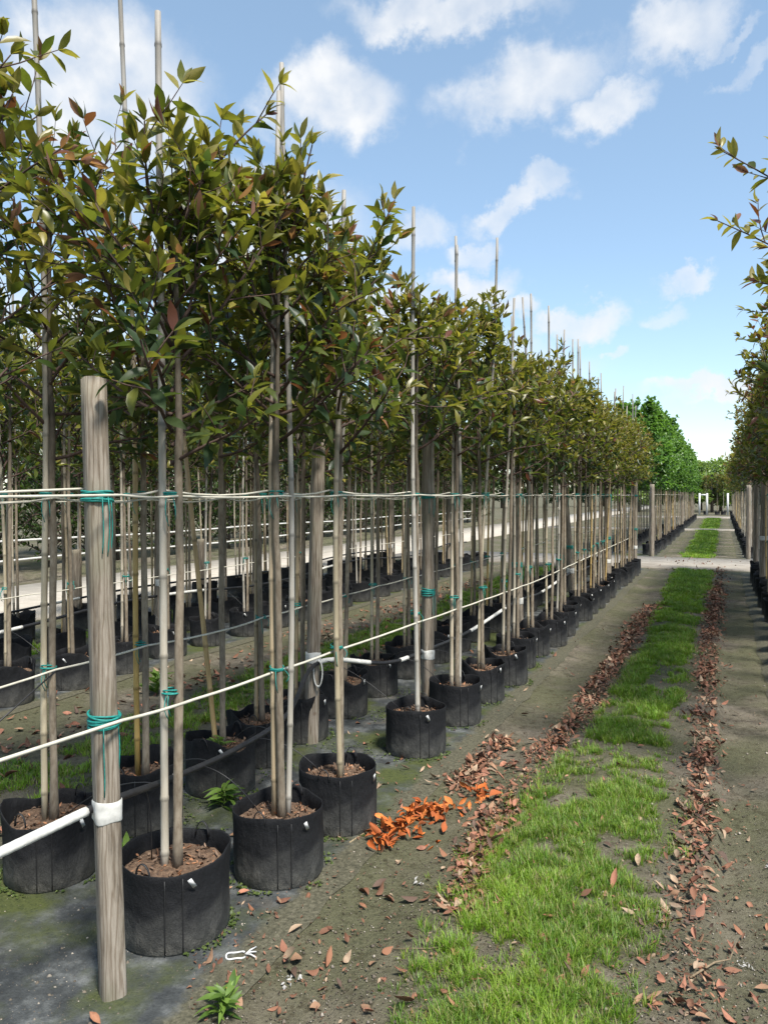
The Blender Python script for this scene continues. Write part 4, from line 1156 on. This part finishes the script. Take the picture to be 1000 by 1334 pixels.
def weed(x, y, z, s, n, label, kind=0):
    P = []; X = []; Ls = []
    for i in range(n):
        a = i * 2.4 + rng.normal(0, .3); h = rng.random() * s * .7
        P.append((rng.normal(0, .01), rng.normal(0, .01), h)); e = rng.uniform(.2, 1.0); X.append((math.cos(a) * math.cos(e), math.sin(a) * math.cos(e), math.sin(e))); Ls.append(s * rng.uniform(.45, .9))
    C = lerp(np.array((.06, .12, .02)), np.array((.17, .27, .05)), rng.random((n, 1)))
    root = link('weed', None, None, (x, y, z)); root.empty_display_size = .05; tag(root, label, 'weed')
    b = MB(); b.tube([(0, 0, -.01), (.004, 0, s * .4), (0, .004, s * .75)], (.004, .003, .0015), 5, (.1, .13, .04)); link('stem', b.mesh('stem', 'bark'), root)
    V, T, Q, CC = bulk_leaves(np.array(P), np.array(X), rng.normal(0, .3, (n, 3)) + [0, 0, 1], np.array(Ls), C, [leaf_template(.3, .3, .3), leaf_template(.25, .4, .5)])
    o = link('foliage', mesh_np('foliage', V, [T, Q], ['grass'], CC), root); tag(o, kind='stuff')
for (u, v, s, n, lab) in ((292, 1052, .13, 34, 'feathery green weed growing between the first two crumpled pots'), (290, 1322, .09, 46, 'low clump of green weeds at the bare edge of the path before the first pot'), (165, 1130, .14, 12, 'leafy weed sprouting behind the end post beside the first pot'),
                          (205, 905, .20, 24, 'leafy weed rooted against a pot across the second grass strip'), (500, 905, .06, 18, 'small weed on the mossy cloth between the rows')):
    x, y = ground_px(u, v); weed(x, y, Hs(x, y) + .005, s, n, lab)
weed(-2.44, 3.36, .24, .09, 20, 'bright leafy weed growing on the rim of a crumpled pot')

# twigs, loop tie and scraps
def twig(px, r, label, colr=(.22, .17, .11)):
    P = []
    for (u, v, z) in px: x, y = ground_px(u, v); P.append((x, y, Hs(x, y) + z))
    b = MB(); b.tube(P, np.linspace(r, r * .4, len(P)), 6, colr); o = link('twig', b.mesh('twig', 'bark')); tag(o, label, 'twig')
twig([(898, 1280, .012), (930, 1262, .02), (950, 1243, .03), (960, 1222, .05)], .004, 'bent bare twig lying across the leaf drift')
twig([(455, 1100, .008), (480, 1085, .012), (497, 1075, .014)], .004, 'straight pale twig running from the third pot to the orange leaves', (.3, .24, .15))
twig([(505, 1235, .006), (560, 1240, .006), (610, 1236, .006)], .002, 'thin straw lying on the bare soil')
x, y = ground_px(315, 1247)
b = MB(); t = np.linspace(.5, 5.9, 18); b.tube(np.stack([-.02 + .034 * np.cos(t), .022 * np.sin(t), .008 + .003 * np.sin(3 * t)], -1), .0032, 6)
for a in (-.5, .1, .6): b.tube([(.012, 0, .008), (.03, .012 * a * 2, .014), (.05, .03 * a * 2, .010)], .0028, 5)
o = link('loop_tie', b.mesh('loop_tie', 'tag'), None, (x, y, Hs(x, y)), .6); tag(o, 'looped white tie dropped on the ground beside the first pot', 'tie')
for i, (u, v, lab) in enumerate(((968, 1240, 'crumpled white scrap beside the bent twig'), (376, 1275, 'small white scrap near fallen leaves by the first pot'), (545, 1150, 'tiny white scrap beyond the orange leaf pile'), (755, 1110, 'small white scrap on the grass edge beside the leaf drift'), (1001, 1120, 'pale scrap in the wheel track beside the leaf drift'))):
    x, y = ground_px(u, v); m = 14
    Pp = np.column_stack([rng.normal(0, .018 if i < 2 else .008, m), rng.normal(0, .018 if i < 2 else .008, m), .008 + .01 * rng.random(m)])
    V, T, Q, CC = bulk_leaves(Pp, rng.normal(0, 1, (m, 3)) * [1, 1, .3], rng.normal(0, .4, (m, 3)) + [0, 0, 1], rng.uniform(.008, .018, m), np.ones((m, 3)), LT_DRY)
    o = link('paper_scrap', mesh_np('paper_scrap', V, [T, Q], ['scrap'], CC), None, (x, y, Hs(x, y))); tag(o, lab, 'scrap')

# ------------------------------------------------------------------ background
HEDGE = [crown_mesh('crown', 800 + i, colour=leaf_colour_hedge, red=.02, z0=.12, z1=2.7 + .25 * i, radius=.95, nb=46, twigs=4, leafL=.15, spacing=.06, shape='full', r0=.02) for i in range(3)]
def big_crown(seed, z0, z1, rad, n, colr, L):
    """a woodland tree: limbs and leaf clumps through the crown's volume"""
    g = np.random.default_rng(seed); P = []; A = []
    b = MB(); b.tube([(0, 0, z0 - .5), (0, .05, (z0 + z1) / 2), (.1, 0, z1 - .5)], (.12, .08, .02), 6, (.09, .07, .05))
    nc = 26
    for c in range(nc):
        t = g.random(); z = lerp(z0, z1, t); a = g.uniform(0, 6.28); rr = rad * math.sin(math.pi * (.12 + .83 * t)) ** .6 * math.sqrt(g.random())
        cc = np.array((rr * math.cos(a), rr * math.sin(a), z)); b.tube([(0, 0, max(z0 - .3, z - .9)), cc * .6 + np.array((0, 0, z * .4 - .2)), cc], (.04, .025, .01), 4, (.09, .07, .05), False)
        m = n // nc; d = g.normal(0, 1, (m, 3)); d /= np.linalg.norm(d, axis=1)[:, None]; P.append(cc + d * (g.random((m, 1)) ** .5) * np.array((.55, .55, .42)) * rad * .8); A.append(np.clip(.3 + .5 * d[:, 2] + .2 * t, 0, 1))
    P = np.concatenate(P); A = np.concatenate(A); X = g.normal(0, 1, P.shape); X[:, 2] -= .2
    V, T, Q, C = bulk_leaves(P, X, g.normal(0, .6, P.shape) + [0, 0, 1], g.uniform(.7, 1.2, len(P)) * L, colr(A, 0), LT_BROAD)
    bv = np.concatenate(b.V); k = len(bv)
    return mesh_np('crown', np.concatenate([bv, V]), [np.concatenate(b.Q), np.concatenate(b.T), T + k, Q + k], ['bark', 'leaf'], np.concatenate([np.concatenate(b.C), C]), [0, 0, 1, 1])
TRK = MB(); TRK.tube([(0, 0, -.1), (.02, 0, .6), (0, .02, 1.8)], (.045, .035, .025), 7, (.12, .1, .08)); TRK = TRK.mesh('trunk', 'bark')
TRKB = MB(); TRKB.tube([(0, 0, -.2), (.03, 0, 1.5), (0, .05, 3.5)], (.16, .13, .09), 8, (.10, .085, .07)); TRKB = TRKB.mesh('trunk', 'bark')
def bush(x, y, crown, lab, group, nm='leafy_bush', cat='bush', tr=TRK, s=1.0):
    r = link(nm, None, None, (x, y, 0), random.uniform(0, 6)); r.empty_display_size = .2; tag(r, lab, cat, group)
    link('trunk', tr, r); c = link('crown', crown, r); c.scale = (s, s, s * random.uniform(.92, 1.1)); return r
for i, y in enumerate(spaced(6.5, 46, 1.15)):
    bush(-13.4 + random.uniform(-.2, .2), y, HEDGE[i % 3], 'dark leafy bush in the row beyond the pale gravel road', 'bushes beyond the gravel road')
for i, y in enumerate(spaced(10, 50, 1.7)):
    bush(-16.5 + random.uniform(-.4, .4), y, HEDGE[(i + 1) % 3], 'dark leafy bush in the rear line beyond the gravel road', 'rear bushes beyond the gravel road', s=1.15)
# brown mulch ridge beyond the road
def ridge():
    xs = np.linspace(-12.8, -11.75, 9); ys = np.arange(5, 48, .3)
    def zf(X, Y): return .17 * np.sin(np.pi * (X + 12.8) / 1.05) * np.clip(2.6 * fbm(X * 2, Y * 1.1) - .75, 0, 2)
    o = link('mulch_ridge', grid_sheet('mulch_ridge', xs, ys, -.01, 'ground', zf)); tag(o, kind='structure')
ridge()
WOOD = [big_crown(820 + i, 1.2, 5.0 + .5 * i, 2.0, 1900, leaf_colour_hedge, .34) for i in range(3)]
PALE = [big_crown(830 + i, .8, 3.6 + .4 * i, 1.5, 2200, leaf_colour_pale, .22) for i in range(3)]
k = 0
for i in range(34):
    t = i / 33; x = lerp(-62, -6, t ** .9); y = lerp(34, 130, t) + random.uniform(-4, 4)
    bush(x, y, WOOD[i % 3], 'dark tree of the distant belt behind the nursery', 'trees of the distant belt', 'distant_tree', 'tree', TRKB, .8)
for i in range(16):
    x = lerp(-9, 11, i / 15) + random.uniform(-.5, .5); y = 80 + random.uniform(-5, 12)
    bush(x, y, PALE[i % 3], 'pale green tree closing the far end of the path', 'pale trees closing the path', 'pale_tree', 'tree', TRKB, 1.15)
for i in range(8):
    x = lerp(5, 40, i / 7); y = lerp(70, 120, i / 7)
    bush(x, y, WOOD[i % 3], 'dark tree far beyond the reddish row', 'trees beyond the reddish row', 'distant_tree', 'tree', TRKB, .8)
# white end frame and pots at the end of the path
def end_frame(x, y):
    r = link('white_frame', None, None, (x, y, 0)); tag(r, 'pale open frame of posts and rail closing the far end of the path', 'frame')
    for i, (dx, h) in enumerate(((-1.1, 1.75), (-.55, 1.75), (.95, 1.75))):
        b = MB(); b.box((dx, 0, h / 2), (.14, .14, h)); link('post', b.mesh('post', 'tag', False), r)
    b = MB(); b.box((-.83, .0, 1.62), (.41, .1, .12)); link('rail', b.mesh('rail', 'tag', False), r)
end_frame(-.55, 66)
for i, (x, y) in enumerate(((-1.2, 67.5), (-.35, 67.5), (.1, 67.5), (.75, 67.5))):
    potted_tree(x, y, 'tiny far potted tree behind the pale frame at the end of the path', 'potted trees behind the far frame', CROWNS_FAR[i % 3], far=True)
